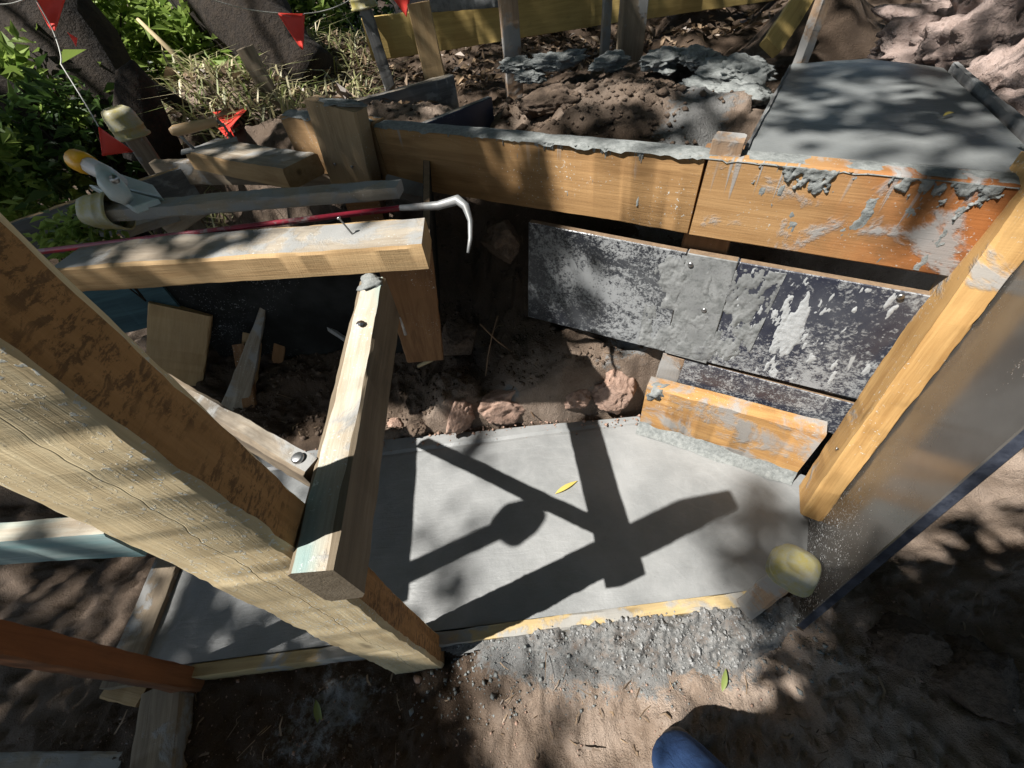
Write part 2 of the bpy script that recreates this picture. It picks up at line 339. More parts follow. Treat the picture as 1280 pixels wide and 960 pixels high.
def tube(name, pts, rad, mat, parent=None, n=8, cap=True):
    pts = [Vector(p) for p in pts]; R = rad if isinstance(rad, (list, tuple)) else [rad]*len(pts); V = []; F = []
    for i, p in enumerate(pts):
        d = (pts[min(i+1, len(pts)-1)]-pts[max(i-1, 0)]).normalized()
        a = d.orthogonal() if i == 0 else (a_ - d*a_.dot(d)); a = a.normalized(); a_ = a; b = d.cross(a)
        for k in range(n):
            q = 2*math.pi*k/n; V.append(p+(a*math.cos(q)+b*math.sin(q))*R[i])
    for i in range(len(pts)-1):
        for k in range(n): F.append((i*n+k, i*n+(k+1) % n, (i+1)*n+(k+1) % n, (i+1)*n+k))
    if cap: F += [tuple(range(n-1, -1, -1)), tuple((len(pts)-1)*n+k for k in range(n))]
    return mesh(name, V, F, mat, parent)

def lump(name, c, r, mat, seed, parent=None, amp=.35, freq=1.6, sub=4, rot=0, chip=0.0):
    bm = bmesh.new(); bmesh.ops.create_icosphere(bm, subdivisions=sub, radius=1)
    P = np.array([v.co[:] for v in bm.verts]); d = 1+amp*fbm(P[:, 0]*freq, P[:, 1]*freq, P[:, 2]*freq, seed, 6, .55)
    Q = P*d[:, None]
    if chip:   # facets: flatten against a few random planes
        rg = np.random.default_rng(seed)
        for _ in range(9):
            nn = rg.normal(size=3); nn /= np.linalg.norm(nn); k = Q@nn; lim = .62+.25*rg.random(); Q = Q - np.outer(np.clip(k-lim, 0, None)*chip, nn)
    rd = np.abs(fbm(P[:, 0]*4, P[:, 1]*4, P[:, 2]*4, seed+9, 3)); Q = Q*(1-.16*amp*np.clip(1-rd*5, 0, 1)+.10*amp*fbm(P[:, 0]*11, P[:, 1]*11, P[:, 2]*11, seed+5, 3))[:, None]
    Q = Q*np.array(r)
    f = [[v.index for v in fc.verts] for fc in bm.faces]; bm.free()
    return mesh(name, Q, f, mat, parent, True, Matrix.Translation(c) @ Matrix.Rotation(rot, 4, 'Z'))

def plate(name, quad, thick, n, mats, parent=None, nu=1, nv=1):
    """board from 4 corner points (a,b,c,d), thickness along -n; mats = [face, edge]"""
    a, b, c, d = [Vector(q) for q in quad]; nn = Vector(n).normalized()
    cen = (a+b+c+d)/4; X = (b-a).normalized(); Yv = nn.cross(X)
    mw = Matrix(((X.x, Yv.x, nn.x, cen.x), (X.y, Yv.y, nn.y, cen.y), (X.z, Yv.z, nn.z, cen.z), (0, 0, 0, 1))); inv = mw.inverted()
    q = [inv @ k for k in (a, b, c, d)]; V = [*q, *[k-Vector((0, 0, thick)) for k in q]]
    bm = bmesh.new(); vs = [bm.verts.new(v) for v in V]
    fs = [(0, 1, 2, 3), (7, 6, 5, 4), (0, 4, 5, 1), (1, 5, 6, 2), (2, 6, 7, 3), (3, 7, 4, 0)]
    for i, f in enumerate(fs):
        fc = bm.faces.new([vs[k] for k in f]); fc.material_index = 0 if i < 2 else 1
    bm.normal_update(); bmesh.ops.recalc_face_normals(bm, faces=bm.faces)
    bmesh.ops.bevel(bm, geom=list(bm.edges), offset=min(.0018, thick*.2), segments=1, affect='EDGES')
    me = bpy.data.meshes.new(name); bm.to_mesh(me); bm.free()
    for m in mats: me.materials.append(m)
    o = bpy.data.objects.new(name, me); col.objects.link(o); o.matrix_world = mw
    if parent: child(o, parent)
    return o

def nail(p, d, ln, r, parent, bend=0):
    d = Vector(d).normalized(); pts = [Vector(p)-d*.02, Vector(p)+d*ln*.9, Vector(p)+d*(ln*.9+.0005), Vector(p)+d*ln]
    return tube('nail', pts, [r, r, r*2.2, r*2.2], M['nail'], parent, 8)
def screw(p, d, parent, r=.0055):
    d = Vector(d).normalized(); p = Vector(p)
    return tube('screw', [p-d*.004, p+d*.002, p+d*.003], [r, r, r*.6], M['nail'], parent, 10)

# ------------------------------------------------------------------ terrain
PA = Vector((.388, .737, 0)); PD = Vector((.835, -.55, 0)).normalized(); PN = Vector((-PD.y, PD.x, 0))   # riser face: line, direction, behind-normal
FRONT = -PN
def P(u, z, s=0.0): return PA+PD*u+PN*s+Vector((0, 0, z))
def pu(x, y, s=0.0):
    q = onp(x, y, PA+PN*s, PN); return (q-PA).dot(PD), q.z

def height(x, y):
    s = (x-PA.x)*PN.x+(y-PA.y)*PN.y; u = (x-PA.x)*PD.x+(y-PA.y)*PD.y
    n1 = fbm(x*2.2, y*2.2, 0, 1, 4); n2 = fbm(x*9, y*9, 0, 5, 4); n3 = 1.3*fbm(x*38, y*38, 0, 9, 3)+.7*fbm(x*110, y*110, 0, 13, 2)
    front = -.055+.018*n1+.013*n2+.006*n3 - .10*sst(-.7, -1.4, x) + .03*sst(.75, 1.3, x)
    spill = np.exp(-((y-.195)/.035)**2)*sst(-.30, -.05, x)*sst(.62, .45, x)*(.032+.016*n2)
    front = front+spill
    back = .015 + .20*sst(.74, 1.35, y)*1.0 + .02*n1+.022*n2+.008*n3
    back = np.maximum(back, .02+.19*sst(-.32, -.02, s)*sst(-.9, -.3, u) + .03*n2)
    ledge = sst(.778, .80, y+.02*n1)*sst(-.34, -.20, x)*sst(.46, .38, x)*(.085+.05*np.clip(fbm(x*7, y*7, 0, 71, 2)*1.6, -.8, .8)-.03*sst(.10, .14, x)*sst(.22, .17, x))
    back = np.maximum(back, ledge*(1-.25*sst(.86, 1.0, y))+.006*n3+.012*n2)
    wallh = .62-.05*sst(-.35, -.6, u)+.06*n1+.035*n2
    k = sst(-.03, .20, s+.03*n2+.05*n1)
    back = back*(1-k)+wallh*k
    # upper terrace and slopes beyond
    up = .655-.06*sst(-.35, -.6, u)*sst(1.2, .8, s)+.07*np.exp(-((s-.45)/.16)**2)*sst(.6, .2, u)+.025*n1+.018*n2+.004*n3
    k2 = sst(.12, .3, s); h = np.where(s > .1, back*(1-k2)+up*k2, back)
    k3 = sst(.65, .85, y+.0*x); k3 = sst(.755, .785, y+.010*n2)
    h = front*(1-k3)+h*k3
    h = h-.16*sst(1.75, 2.25, y)*sst(-1.0, -.6, x)*sst(3.6, 3.0, y)
    # bank and cut behind the upper slab
    cutb = sst(1.35, 1.75, .45*x+y*.85+.06*n1)*sst(.95, 1.25, x)
    h = h+cutb*(.12+.10*n1)-.22*sst(.62, .72, s)*sst(.1, .3, u)*sst(2.2, 1.6, y)
    # far ground: wooded slope
    far = sst(3.0, 4.5, y); h = h*(1-far)+(.5-.10*(y-3)+.12*n1 - .05*np.abs(x))*far*1.0 if True else h
    left = sst(-1.15, -2.2, x)*sst(.3, .9, y); h = h*(1-left)+(.05+.1*n1+.05*n2)*left
    # right of the side panel the soil stays low
    rp = (x-.54)*.835-(y-.146)*.55
    kr = sst(.0, .06, rp)*sst(.95, .7, y)*sst(.2, -.05, s*.0+ (y-.9)); h = h*(1-kr)+(-.05+.05*sst(.2, .8, rp)+.02*n1+.016*n2+.007*n3)*kr
    # hollow under both slabs
    inl = sst(-.935, -.915, x)*sst(.225, .235, y)*sst(.745, .735, y)*sst(.006, -.004, rp)*sst(.01, -.01, s)
    h = np.where(inl > .5, np.minimum(h, -.08), h)
    inu = (s > .02) & (s < .62) & (u > .02) & (u < .47)
    h = np.where(inu, np.minimum(h, .69), h)
    return h
N = 620
uu = np.linspace(-1, 1, N)
gx = -.05+1.7*uu+38*np.sign(uu)*np.abs(uu)**7; gy = .75+1.5*uu+38*np.sign(uu)*np.abs(uu)**7
GX, GY = np.meshgrid(gx, gy, indexing='ij'); GZ = height(GX, GY)
def gz(x, y): return float(height(np.array([x], float), np.array([y], float))[0])
idx = np.arange(N*N).reshape(N, N)
Fq = np.stack([idx[:-1, :-1], idx[1:, :-1], idx[1:, 1:], idx[:-1, 1:]], -1).reshape(-1, 4)
me = bpy.data.meshes.new('ground'); me.from_pydata(np.stack([GX, GY, GZ], -1).reshape(-1, 3).tolist(), [], Fq.tolist())
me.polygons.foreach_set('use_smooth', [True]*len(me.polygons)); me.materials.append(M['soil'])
s_ = (GX-PA.x)*PN.x+(GY-PA.y)*PN.y; u_ = (GX-PA.x)*PD.x+(GY-PA.y)*PD.y
cem = .75*np.exp(-((GY-.175)/.045)**2)*sst(-.3, -.05, GX)*sst(.66, .5, GX) + .5*np.exp(-((GY-.10)/.07)**2)*sst(-.2, .05, GX)*sst(.55, .4, GX)
cem += .62*np.exp(-(((GX+.48)/.22)**2+((GY-.11)/.13)**2)) + .28*np.exp(-((GY-.79)/.02)**2)*sst(-.4, 0, GX)*sst(.5, .35, GX)
cem += .55*np.exp(-(((GX-.30)/.09)**2+((GY-.83)/.05)**2)) + .6*np.exp(-(((GX+.02)/.03)**2+((GY-.80)/.03)**2))
cem += .75*np.exp(-((u_+.08)/.10)**2)*sst(.0, .1, s_)*sst(.75, .5, s_) + .85*np.exp(-((s_-.68)/.12)**2)*sst(-.75, -.55, u_)*sst(.1, -.1, u_)
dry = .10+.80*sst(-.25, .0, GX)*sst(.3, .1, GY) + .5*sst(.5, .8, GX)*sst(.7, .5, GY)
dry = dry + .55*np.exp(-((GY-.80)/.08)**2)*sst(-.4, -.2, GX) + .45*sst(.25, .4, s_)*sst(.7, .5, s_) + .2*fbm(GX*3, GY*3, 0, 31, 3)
dry = dry*(1-.6*sst(.62, .85, GX)*sst(.24, .12, GY)); dry = np.where(s_ > 1.2, dry*.6, dry); dry = np.where((s_ > .6) & (u_ > .05), .05, dry)  # soil tone cut to paint in shade: lower right and hollow behind the landing
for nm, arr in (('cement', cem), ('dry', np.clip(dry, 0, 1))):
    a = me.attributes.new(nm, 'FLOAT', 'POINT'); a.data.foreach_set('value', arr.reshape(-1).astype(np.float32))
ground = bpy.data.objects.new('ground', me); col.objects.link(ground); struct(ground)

# ------------------------------------------------------------------ slabs
def slab(name, poly, z0, z1, mat, res=.02, amp=.0012, seed=3):
    bm = bmesh.new(); xs = [p[0] for p in poly]; ys = [p[1] for p in poly]
    top = bm.faces.new([bm.verts.new((p[0], p[1], z1)) for p in poly])
    r = bmesh.ops.extrude_face_region(bm, geom=[top]); vs = [g for g in r['geom'] if isinstance(g, bmesh.types.BMVert)]
    for v in vs: v.co.z = z0
    for ax, lo, hi in ((0, min(xs), max(xs)), (1, min(ys), max(ys))):
        k = lo+res
        while k < hi:
            co = [0, 0, 0]; no = [0, 0, 0]; co[ax] = k; no[ax] = 1
            bmesh.ops.bisect_plane(bm, geom=list(bm.verts)+list(bm.edges)+list(bm.faces), plane_co=co, plane_no=no); k += res
    for v in bm.verts:
        if abs(v.co.z-z1) < 1e-5: v.co.z += amp*float(fbm(v.co.x*9, v.co.y*9, 0, seed, 3))-(.0025 if seed == 3 and .712 < v.co.y < .722 else 0)+(.002 if seed == 3 and v.co.y > .722 else 0)
    bmesh.ops.recalc_face_normals(bm, faces=bm.faces)
    me = bpy.data.meshes.new(name); bm.to_mesh(me); bm.free(); me.materials.append(mat)
    o = bpy.data.objects.new(name, me); col.objects.link(o); return o
RD = Vector((.55, .835, 0)).normalized()              # direction of the side panel (away from the camera)
RP0 = Vector((.540, .146, 0))
low = slab('concrete_slab', [(-.915, .228), (.49, .228), (RP0+RD*.1).xy[:], (.752, .47), (.388, .737), (-.40, .772), (-.915, .785)], -.10, 0, M['slab'], .01, .0018)
tag(low, 'freshly floated wet grey concrete slab on the ground crossed by timber shadows', 'concrete slab')
# the screed ridge near the back edge and the groove beside it
upq = [P(.02, 0, .048).xy[:], P(.452, 0, .048).xy[:], at(1180, 84, .742).xy[:], at(1085, 72, .742).xy[:], at(990, 80, .742).xy[:], at(932, 190, .742).xy[:]]
ups = slab('concrete_slab', upq, .66, .742, M['slab_up'], .02, .002, 8)
tag(ups, 'damp dark grey upper concrete landing dappled with light, top right', 'concrete slab')

# ------------------------------------------------------------------ riser formwork (plane P)
G1 = 'timbers of the riser formwork'
r_ = root('formwork_beam', 'long honey coloured form beam with cement runs in front of the upper landing', 'formwork beam', P(-.4, .598))
def Pbeam(nm, u0, u1, z0, z1, t, mat, par=None, s=0.0, **k):
    return timber(nm, P(u0, (z0+z1)/2, s+t/2), P(u1, (z0+z1)/2, s+t/2), PN, t, z1-z0, mat, par, **k)
Pbeam('board', -.765, -.004, .600, .742, .045, M['beam'], r_)
Pbeam('board', 0.0, .45, .598, .744, .045, M['beam_wet'], r_, s=-.003, wob=.0007)
Pbeam('board', -1.10, -.770, .600, .745, .045, M['stub'], r_, s=.004)
def crust(name, u0, u1, z, s0, s1, seed, par, hgt=.006, over=.006):
    n = int((u1-u0)/.008); V = []; F = []; m = 7
    for i in range(n+1):
        u = u0+(u1-u0)*i/n
        for j in range(m):
            v = j/(m-1); k = (4*v*(1-v))**.6; s = s0+(s1-s0)*v
            hz = hgt*k*(.75+.6*float(fbm(u*22, v*2.0, 0, seed, 4)))-.001
            if j in (0, m-1): hz = -.002-.008*max(0, float(fbm(u*26, j, 0, seed+3, 4))-.15)-(.012*max(0, float(fbm(u*60, j, 0, seed+5, 2))-.75) if u > -.3 else 0)
            V.append(P(u, z+hz, s))
    for i in range(n):
        for j in range(m-1): F.append((i*m+j, i*m+j+1, (i+1)*m+j+1, (i+1)*m+j))
    return mesh(name, V, F, M['crust'], par)
crust('cement_crust', -.762, .448, .743, -.0045, .05, 11, r_, .0035)
crust('cement_crust', -1.095, -.775, .745, .001, .053, 12, r_, .006)
def patch(name, par, u0, u1, z0, z1, s, dens, seed, thick=.004, fu=60, fz=30, mat='crust', res=.002):
    """cement thrown or run on a board face: ragged relief that stands proud of it"""
    nu, nz = int((u1-u0)/res), int((z1-z0)/res); A, B = np.meshgrid(np.linspace(u0, u1, nu), np.linspace(z0, z1, nz), indexing='ij')
    f = fbm(A*fu, B*fz, 0, seed, 5, .58)+dens(A, B); T = np.clip(f*thick*2.6, -.004, thick)*(1+.3*fbm(A*150, B*150, 0, seed+3, 2)*(f > .1))
    V = [P(a_, b_, s-t_) for a_, b_, t_ in zip(A.ravel(), B.ravel(), T.ravel())]; ii = np.arange(nu*nz).reshape(nu, nz)
    FF = np.stack([ii[:-1, :-1], ii[1:, :-1], ii[1:, 1:], ii[:-1, 1:]], -1).reshape(-1, 4); m = f > -.5; ok = (m[:-1, :-1] | m[1:, :-1] | m[1:, 1:] | m[:-1, 1:]).reshape(-1)
    return mesh(name, V, FF[ok].tolist(), M[mat], par)
bump_ = lambda A, c, w: np.exp(-((A-c)/w)**2)
patch('cement_drip', r_, .05, .448, .602, .742, -.0030, lambda A, B: -1.45+1.9*bump_(A, .15, .045)*sst(.655, .735, B)+1.5*bump_(A, .30, .04)*sst(.69, .74, B)+1.5*bump_(A, .36, .03)*sst(.66, .74, B)+1.3*bump_(A, .42, .03)*sst(.70, .74, B)+.5*sst(.72, .743, B), 911, .0040, 95, 55)
patch('cement_smear', r_, .08, .448, .602, .742, -.0028, lambda A, B: -1.05+.55*bump_(A, .14, .05)*bump_(B, .64, .03)+.8*bump_(A, .24, .03)*bump_(B, .65, .05)+.5*bump_(A, .32, .05)*bump_(B, .66, .05), 913, .0012, 55, 30)
patch('cement_drip', r_, -.55, .04, .64, .742, -.0005, lambda A, B: -1.35+.9*sst(.715, .743, B)+.3*bump_(A, -.35, .12)*sst(.66, .74, B), 917, .003, 130, 14)

c_ = root('joint_cleat', 'short upright pine cleat nailed across the left end of the long form beam', 'cleat', P(-.845, .58, -.02))
timber('cleat_board', P(-.872, .56, -.0235), P(-.842, .792, -.0235), PD, .155, .042, M['cleat'], c_)
Vc = lump('cement_crust', P(-.842, .793, -.022), (.075, .02, .006), M['crust'], 21, c_, .5, 2.2, 3); Vc.rotation_euler.z = math.atan2(PD.y, PD.x)
for k in (-.03, .03): nail(P(-.86+k, .66, -.0445), FRONT, .006, .0018, c_)

p_ = root('plywood_sheet', 'cement smeared black film faced plywood panel under the long form beam', 'plywood panel', P(0, .27))
def Pq(u0, u1, z0, z1, s): return [P(u0, z0, s), P(u1, z0, s), P(u1, z1, s), P(u0, z1, s)]
plate('panel', [P(-.382, .268, .004), P(.010, .274, .004), P(.004, .556, .004), P(-.362, .562, .004)], .017, FRONT, [M['ply'], M['plyedge_tan']], p_)
plate('panel', [P(.115, .276, .004), P(.446, .285, .004), P(.446, .556, .004), P(.104, .556, .004)], .017, FRONT, [M['ply2'], M['plyedge_tan']], p_)
plate('joint_strip', [P(.0115, .272, .002), P(.1135, .272, .002), P(.1025, .557, .002), P(.0055, .557, .002)], .02, FRONT, [M['jointstrip'], M['plyedge_tan']], p_)
patch('cement_smear', p_, .125, .44, .285, .55, .0035, lambda A, B: -1.0+1.35*bump_(A-.12*(B-.42), .245, .026)*bump_(B, .42, .085)+.7*bump_(A, .155, .02)*bump_(B, .48, .05)+.7*bump_(A, .20, .10)*bump_(B, .30, .03), 921, .0010, 75, 22, 'smear')
patch('cement_smear', p_, -.06, .19, .28, .55, .0018, lambda A, B: -.55+.5*bump_(A, .05, .05)+.5*bump_(A, .12, .03)*bump_(B, .33, .06), 931, .0012, 40, 18, 'jointstrip')
for px, py in ((880, 388), (863, 331), (1126, 371)):
    u, z = pu(px, py); screw(P(u, z, .001), FRONT, p_)
tag(plate('plywood_strip', Pq(.03, .446, .150, .262, .010), .017, FRONT, [M['ply2'], M['plyedge_tan']]), 'narrow black plywood strip below the smeared panel and above the orange kicker board', 'plywood strip')
k_ = root('kicker_board', 'orange kicker board smeared with cement along the back edge of the wet slab', 'kicker board', P(.2, 0))
timber('board', P(-.004, .09, -.0225), P(.405, .098, -.0225), FRONT, .045, .185, M['lower'], k_, taper=(1, 1.08))
lump('cement_smear', P(.02, .165, -.035), (.03, .02, .028), M['crust'], 31, k_, .5, 2, 3)
# cement fillet between kicker and slab
V = []; F = []
for i in range(80):
    u = -.004+.41*i/79
    for j in range(5):
        v = j/4; V.append(P(u, (.034+.008*float(fbm(u*14, 3, 0, 41, 3)))*(1-v)**2+.0015, -.0455-.026*v-.004*float(fbm(u*20, v*3, 0, 42, 2))))
F = [(i*5+j, i*5+j+1, (i+1)*5+j+1, (i+1)*5+j) for i in range(79) for j in range(4)]
mesh('cement_fillet', V, F, M['crust'], k_)
tag(timber('peg', P(.03, .10, .022), P(.035, .262, .022), PD, .055, .03, M['stake_cem']), 'short striped wooden peg wedged under the left part of the smeared panel', 'wooden peg')
tag(timber('backing_stud', P(.03, .40, .045), P(.03, .735, .070), PD, .09, .045, M['brown']), 'dark upright stud glimpsed in the gap between the form beam and the smeared panel', 'timber stud')

# ------------------------------------------------------------------ right side: panel and leaning stud
U0 = .452
def Rr(s, z, du=0.0): return P(U0+du, z, s)
sp = root('side_panel', 'glossy cement flecked side panel with dark blue edge at the right of the slab', 'plywood panel', Rr(-.38, -.08))
plate('panel', [Rr(-.408, -.085), Rr(.03, -.085), Rr(.03, .735), Rr(-.285, .735)], .018, -PD, [M['ply_gloss'], M['plyedge']], sp)
st = root('leaning_stud', 'orange pine stud leaning back on the glossy side panel, sawn foot on slab', 'timber stud', Rr(-.14, .05, -.023))
timber('stud', Rr(-.142, .060, -.0235), Rr(.028, .772, -.0235), PD, .044, .098, M['stud'], st, ch=.004)
lump('cement_blob', Rr(.035, .772, -.02), (.03, .04, .007), M['crust'], 51, st, .5, 2, 3)
nail(Rr(-.12, .25, -.046), -PD, .004, .002, st)

# slab edging on the upper landing, right side
tag(timber('edge_board', P(.470, .728, .05), Vector(at(1183, 84, .742))+Vector((.012, -.005, -.016)), (0, 0, 1), .05, .014, M['grey']), 'thin timber edging along the right side of the upper landing', 'edge board')
tag(timber('edge_strip', at(933, 186, .744), at(987, 84, .744), (0, 0, 1), .012, .006, M['grey']), 'narrow strip set in the concrete along the left side of the upper landing', 'edge strip')
tag(timber('marker_peg', at(912, 172, .765)-Vector((0, 0, .12)), at(912, 172, .765), PD, .05, .045, M['stake_cem']), 'cement topped peg just behind the form beam beside the landing', 'wooden peg')

# ------------------------------------------------------------------ front form and capped stake
fb = root('front_form_board', 'cement stained form board edge along the front of the wet slab', 'form board', (-.2, .21, -.08))
timber('board', (-.905, .213, -.052), (-.36, .213, -.047), (0, 1, 0), .028, .10, M['edge'], fb)
timber('board', (-.335, .213, -.047), (.50, .213, -.052), (0, 1, 0), .028, .10, M['edge'], fb, wob=.004)
tag(timber('end_form_board', (-.945, .20, -.03), (-.955, .50, -.03), (1, 0, 0), .07, .09, M['stake']), 'weathered form board across the far left end of the wet slab', 'form board')

def cap(name, c, d, r, ln, par, mat='cap', hole=True):
    """rounded plastic cap, squarish cup over the end of a stake; d = outward axis"""
    d = Vector(d).normalized(); a = d.orthogonal().normalized(); b = d.cross(a); V = []; F = []; n = 28
    prof = [(0, 1.0), (.01, 1.10), (.07, 1.11), (.10, 1.0), (.30, 1.0), (.33, 1.035), (.38, 1.035), (.41, .995), (.70, .97), (.88, .86), (.96, .62), (.965, .58), (.93, .52), (.93, .02)]
    for t, q in prof:
        for k in range(n):
            th = 2*math.pi*k/n; cx_, sx_ = math.cos(th), math.sin(th); m = (abs(cx_)**3.2+abs(sx_)**3.2)**(-1/3.2)
            V.append(Vector(c)+d*(t*ln)+(a*cx_+b*sx_)*(r*q*m))
    for i in range(len(prof)-1):
        for k in range(n): F.append((i*n+k, i*n+(k+1) % n, (i+1)*n+(k+1) % n, (i+1)*n+k))
    F.append(tuple((len(prof)-1)*n+k for k in range(n)))
    return mesh(name, V, F, M[mat], par)
def stake(label, p0, p1, w, t, side, mat, capr=0, group='stakes around the formwork', cat='stake', capl=.07, taper=None):
    p0, p1 = Vector(p0), Vector(p1); r = root('stake', label, cat, p0, group); d = (p1-p0).normalized()
    timber('shaft', p0, p1, side, w, t, mat, r, taper=taper)
    if capr: cap('cap', p1-d*capl*.75, d, capr, capl, r)
    return r
g0 = at(930, 763, -.045)
gtop = atxy(1000, 708, g0)
stake('short cement splashed stake with a yellow cap at the front right corner of the slab', (g0.x, g0.y, -.12), (g0.x+.004, g0.y+.006, gtop.z-.01), .046, .04, (1, .45, 0), M['stake_cem'], .036, capl=.042)

# ------------------------------------------------------------------ big left post and its bracing
bp = root('formwork_post', 'large pale pine post in the left foreground standing in front of the slab', 'timber post', (-.289, .19, -.09))
timber('post', (-.289, .1925, -.055), (-.289, .1925, 1.12), (1, 0, 0), .114, .057, M['post_pine'], bp, ch=.006, wob=.003, facemat={0: M['post_dark']}, cut=(0, .5))
br = root('brace', 'teal stained brace nailed on edge to the big post and reaching back over the slab', 'brace', (-.21, .38, .62))
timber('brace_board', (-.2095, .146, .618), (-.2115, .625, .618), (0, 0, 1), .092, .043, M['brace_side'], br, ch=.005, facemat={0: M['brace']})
nail((-.212, .50, .664), (0.1, 0, 1), .004, .003, br)
lump('cement_blob', (-.212, .612, .664), (.018, .022, .006), M['crust'], 61, br, .5, 2, 3)
bt = root('batten', 'grey batten running from the left into the brace beside the big post', 'batten', (-.36, .36, .6))
q0, q1 = Vector((-.72, .605, .640)), Vector((-.2335, .262, .640))
timber('batten_board', q0, q1, (0, 0, 1), .045, .024, M['stake'], bt, facemat={0: M['weather']})
dq = (q1-q0).normalized()
tube('bolt_head', [q1-dq*.02+Vector((0, 0, .022)), q1-dq*.02+Vector((0, 0, .028)), q1-dq*.02+Vector((0, 0, .029))], [.007, .007, .005], M['nail'], bt, 14)
tag(timber('brace', (-.805, .16, .625), (-.81, .66, .625), (1, 0, 0), .13, .05, M['brace_side']), 'second brace parallel to the teal one, hidden behind the big post at the left', 'brace')

# ------------------------------------------------------------------ beam J with wrecking bar
ZJ = .715
jb = root('lying_beam', 'weathered beam lying flat across the pit under the wrecking bar', 'timber beam', (-.45, .7, .665))
a0 = (at(75, 340, ZJ)+at(120, 297, ZJ))/2; a1 = (at(525, 303, ZJ)+at(533, 272, ZJ))/2
jd = (a1-a0).normalized(); jside = Vector((-jd.y, jd.x, 0))
a0 = a0-jd*.02
timber('beam', a0-Vector((0, 0, .024)), a1-Vector((0, 0, .024)), jside, .094, .048, M['fresh'], jb, ch=.004, facemat={1: M['weather']}, cut=(0, -.12))
pn = at(440, 292, ZJ); nail(pn, (-.35, .1, .8), .032, .0016, jb)
wb = root('wrecking_bar', 'red painted wrecking bar with bare steel hooked claw lying on the weathered beam', 'wrecking bar', at(300, 280, ZJ))
zz = ZJ-.002
w0, w1, w2 = at(38, 316, zz), at(500, 260, zz), at(548, 257, zz)
tube('shaft', [w0, (w0+w1)/2, w1], .0055, M['redpaint'], wb, 6)
h1, h2, h3, h4, h5 = at(572, 250, zz+.012), at(582, 258, zz+.006), at(588, 276, zz-.012), at(588, 298, zz-.03), at(585, 316, zz-.045)
tube('hook', [w1, w2, h1, h2, h3, h4, h5], [.0055, .008, .009, .0075, .005, .004, .0025], M['steel'], wb, 8)
tube('chisel_end', [w0, w0-(w1-w0).normalized()*.05], [.0065, .003], M['steel'], wb, 6)

# stake lying behind it, yellow cap at its left end
k0, k1 = at(500, 236, .72), at(118, 266, .72)
stake('brown stake lying on its side with a yellow cap, behind the wrecking bar', k0, k1, .024, .044, (0, 0, 1), M['weather'], .031, capl=.075)
# plank with trowel
lb = root('plank', 'short sunlit plank with frayed end carrying the hand trowel', 'plank', at(300, 200, .62))
l0, l1 = (at(222, 186, .68)+at(285, 178, .68))/2, (at(348, 208, .68)+at(402, 196, .68))/2
timber('plank_board', l0-Vector((0, 0, .024)), l1-Vector((0, 0, .024)), (l1-l0).cross(Vector((0, 0, 1))), .115, .05, M['fresh'], lb, facemat={1: M['weather'], 3: M['weather']}, ch=.005)
tr = root('trowel', 'steel edging trowel with a turned wooden handle on the short plank', 'trowel', at(255, 183, .69))
t0, t1 = at(226, 190, .684), at(296, 173, .684); td = (t1-t0).normalized()
plate('blade', [t0-Vector((-td.y, td.x, 0))*.022, t1-Vector((-td.y, td.x, 0))*.022, t1+Vector((-td.y, td.x, 0))*.022, t0+Vector((-td.y, td.x, 0))*.022], .003, (0, 0, 1), [M['steel'], M['steel']], tr)
hz = Vector((0, 0, .05)); ha, hb = t0+td*.005+hz, t0+td*.125+hz
tube('handle', [ha, ha+td*.012, ha+td*.05, ha+td*.09, hb], [.008, .0135, .014, .0115, .010], M['handle'], tr, 12)
tube('tang', [t0+td*.02+hz*.95, t0+td*.025+hz*.5, t0+td*.035], .004, M['steel'], tr, 6)
tube('tang', [hb, hb+td*.012-hz*.2, t0+td*.14+hz*.1], .004, M['steel'], tr, 6)

# ------------------------------------------------------------------ clamp on the left boards
cl = root('hand_clamp', 'grey spring clamp with an orange tipped handle gripping boards at the left', 'clamp', at(150, 235, .72))
zc = .76
tube('handle', [at(112, 207, zc+.02), at(135, 218, zc+.01), at(150, 228, zc)], [.017, .016, .014], M['white'], cl, 10)
o1, o0 = at(113, 207, zc+.02), at(91, 198, zc+.03); od = (o0-o1)
tube('handle_tip', [o1, o1+od*.35, o1+od*.8, o1+od*1.0, o1+od*1.02], [.019, .022, .021, .013, .003], M['orange'], cl, 14)
tube('jaw', [at(128, 212, zc+.02), at(138, 228, zc+.02), at(150, 243, zc), at(160, 250, zc-.01)], [.012, .02, .02, .012], M['clampgrey'], cl, 8)
for (aa, bb, cc, dd) in (((148, 216), (190, 230), (202, 246), (160, 236)), ((110, 230), (150, 236), (198, 248), (165, 259))):
    plate('jaw_plate', [at(*aa, zc-.02), at(*bb, zc-.02), at(*cc, zc-.02), at(*dd, zc-.02)][::-1], .014, (0, 0, 1), [M['clampgrey'], M['clampgrey']], cl)
tube('spring', [at(145, 225, zc), at(143, 224, zc+.03)], .008, M['nail'], cl, 8)

# left boards
def board2(name, label, p0, p1, side, w, t, mat, cat='board', **k):
    return tag(timber(name, p0, p1, side, w, t, mat, **k), label, cat)
b0, b1 = at(0, 283, .62), at(128, 240, .62)
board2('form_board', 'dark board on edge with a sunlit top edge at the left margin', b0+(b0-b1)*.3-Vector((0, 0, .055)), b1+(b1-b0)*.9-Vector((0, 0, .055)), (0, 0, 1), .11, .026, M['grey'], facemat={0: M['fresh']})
b0, b1 = at(205, 232, .62), at(330, 252, .62)
board2('support_board', 'dark board on edge below the sunlit plank', at(200, 215, .60), at(420, 215, .60), (0, 0, 1), .07, .03, M['stake'])
board2('support_board', 'pale narrow board poking out under the lying stake', at(150, 290, .64), at(235, 262, .64), (0, 0, 1), .02, .05, M['weather'])
board2('support_board', 'grey slanting strut between the lying stake and the lying beam', at(215, 285, .60), at(262, 255, .66), (0, 0, 1), .03, .04, M['weather'])
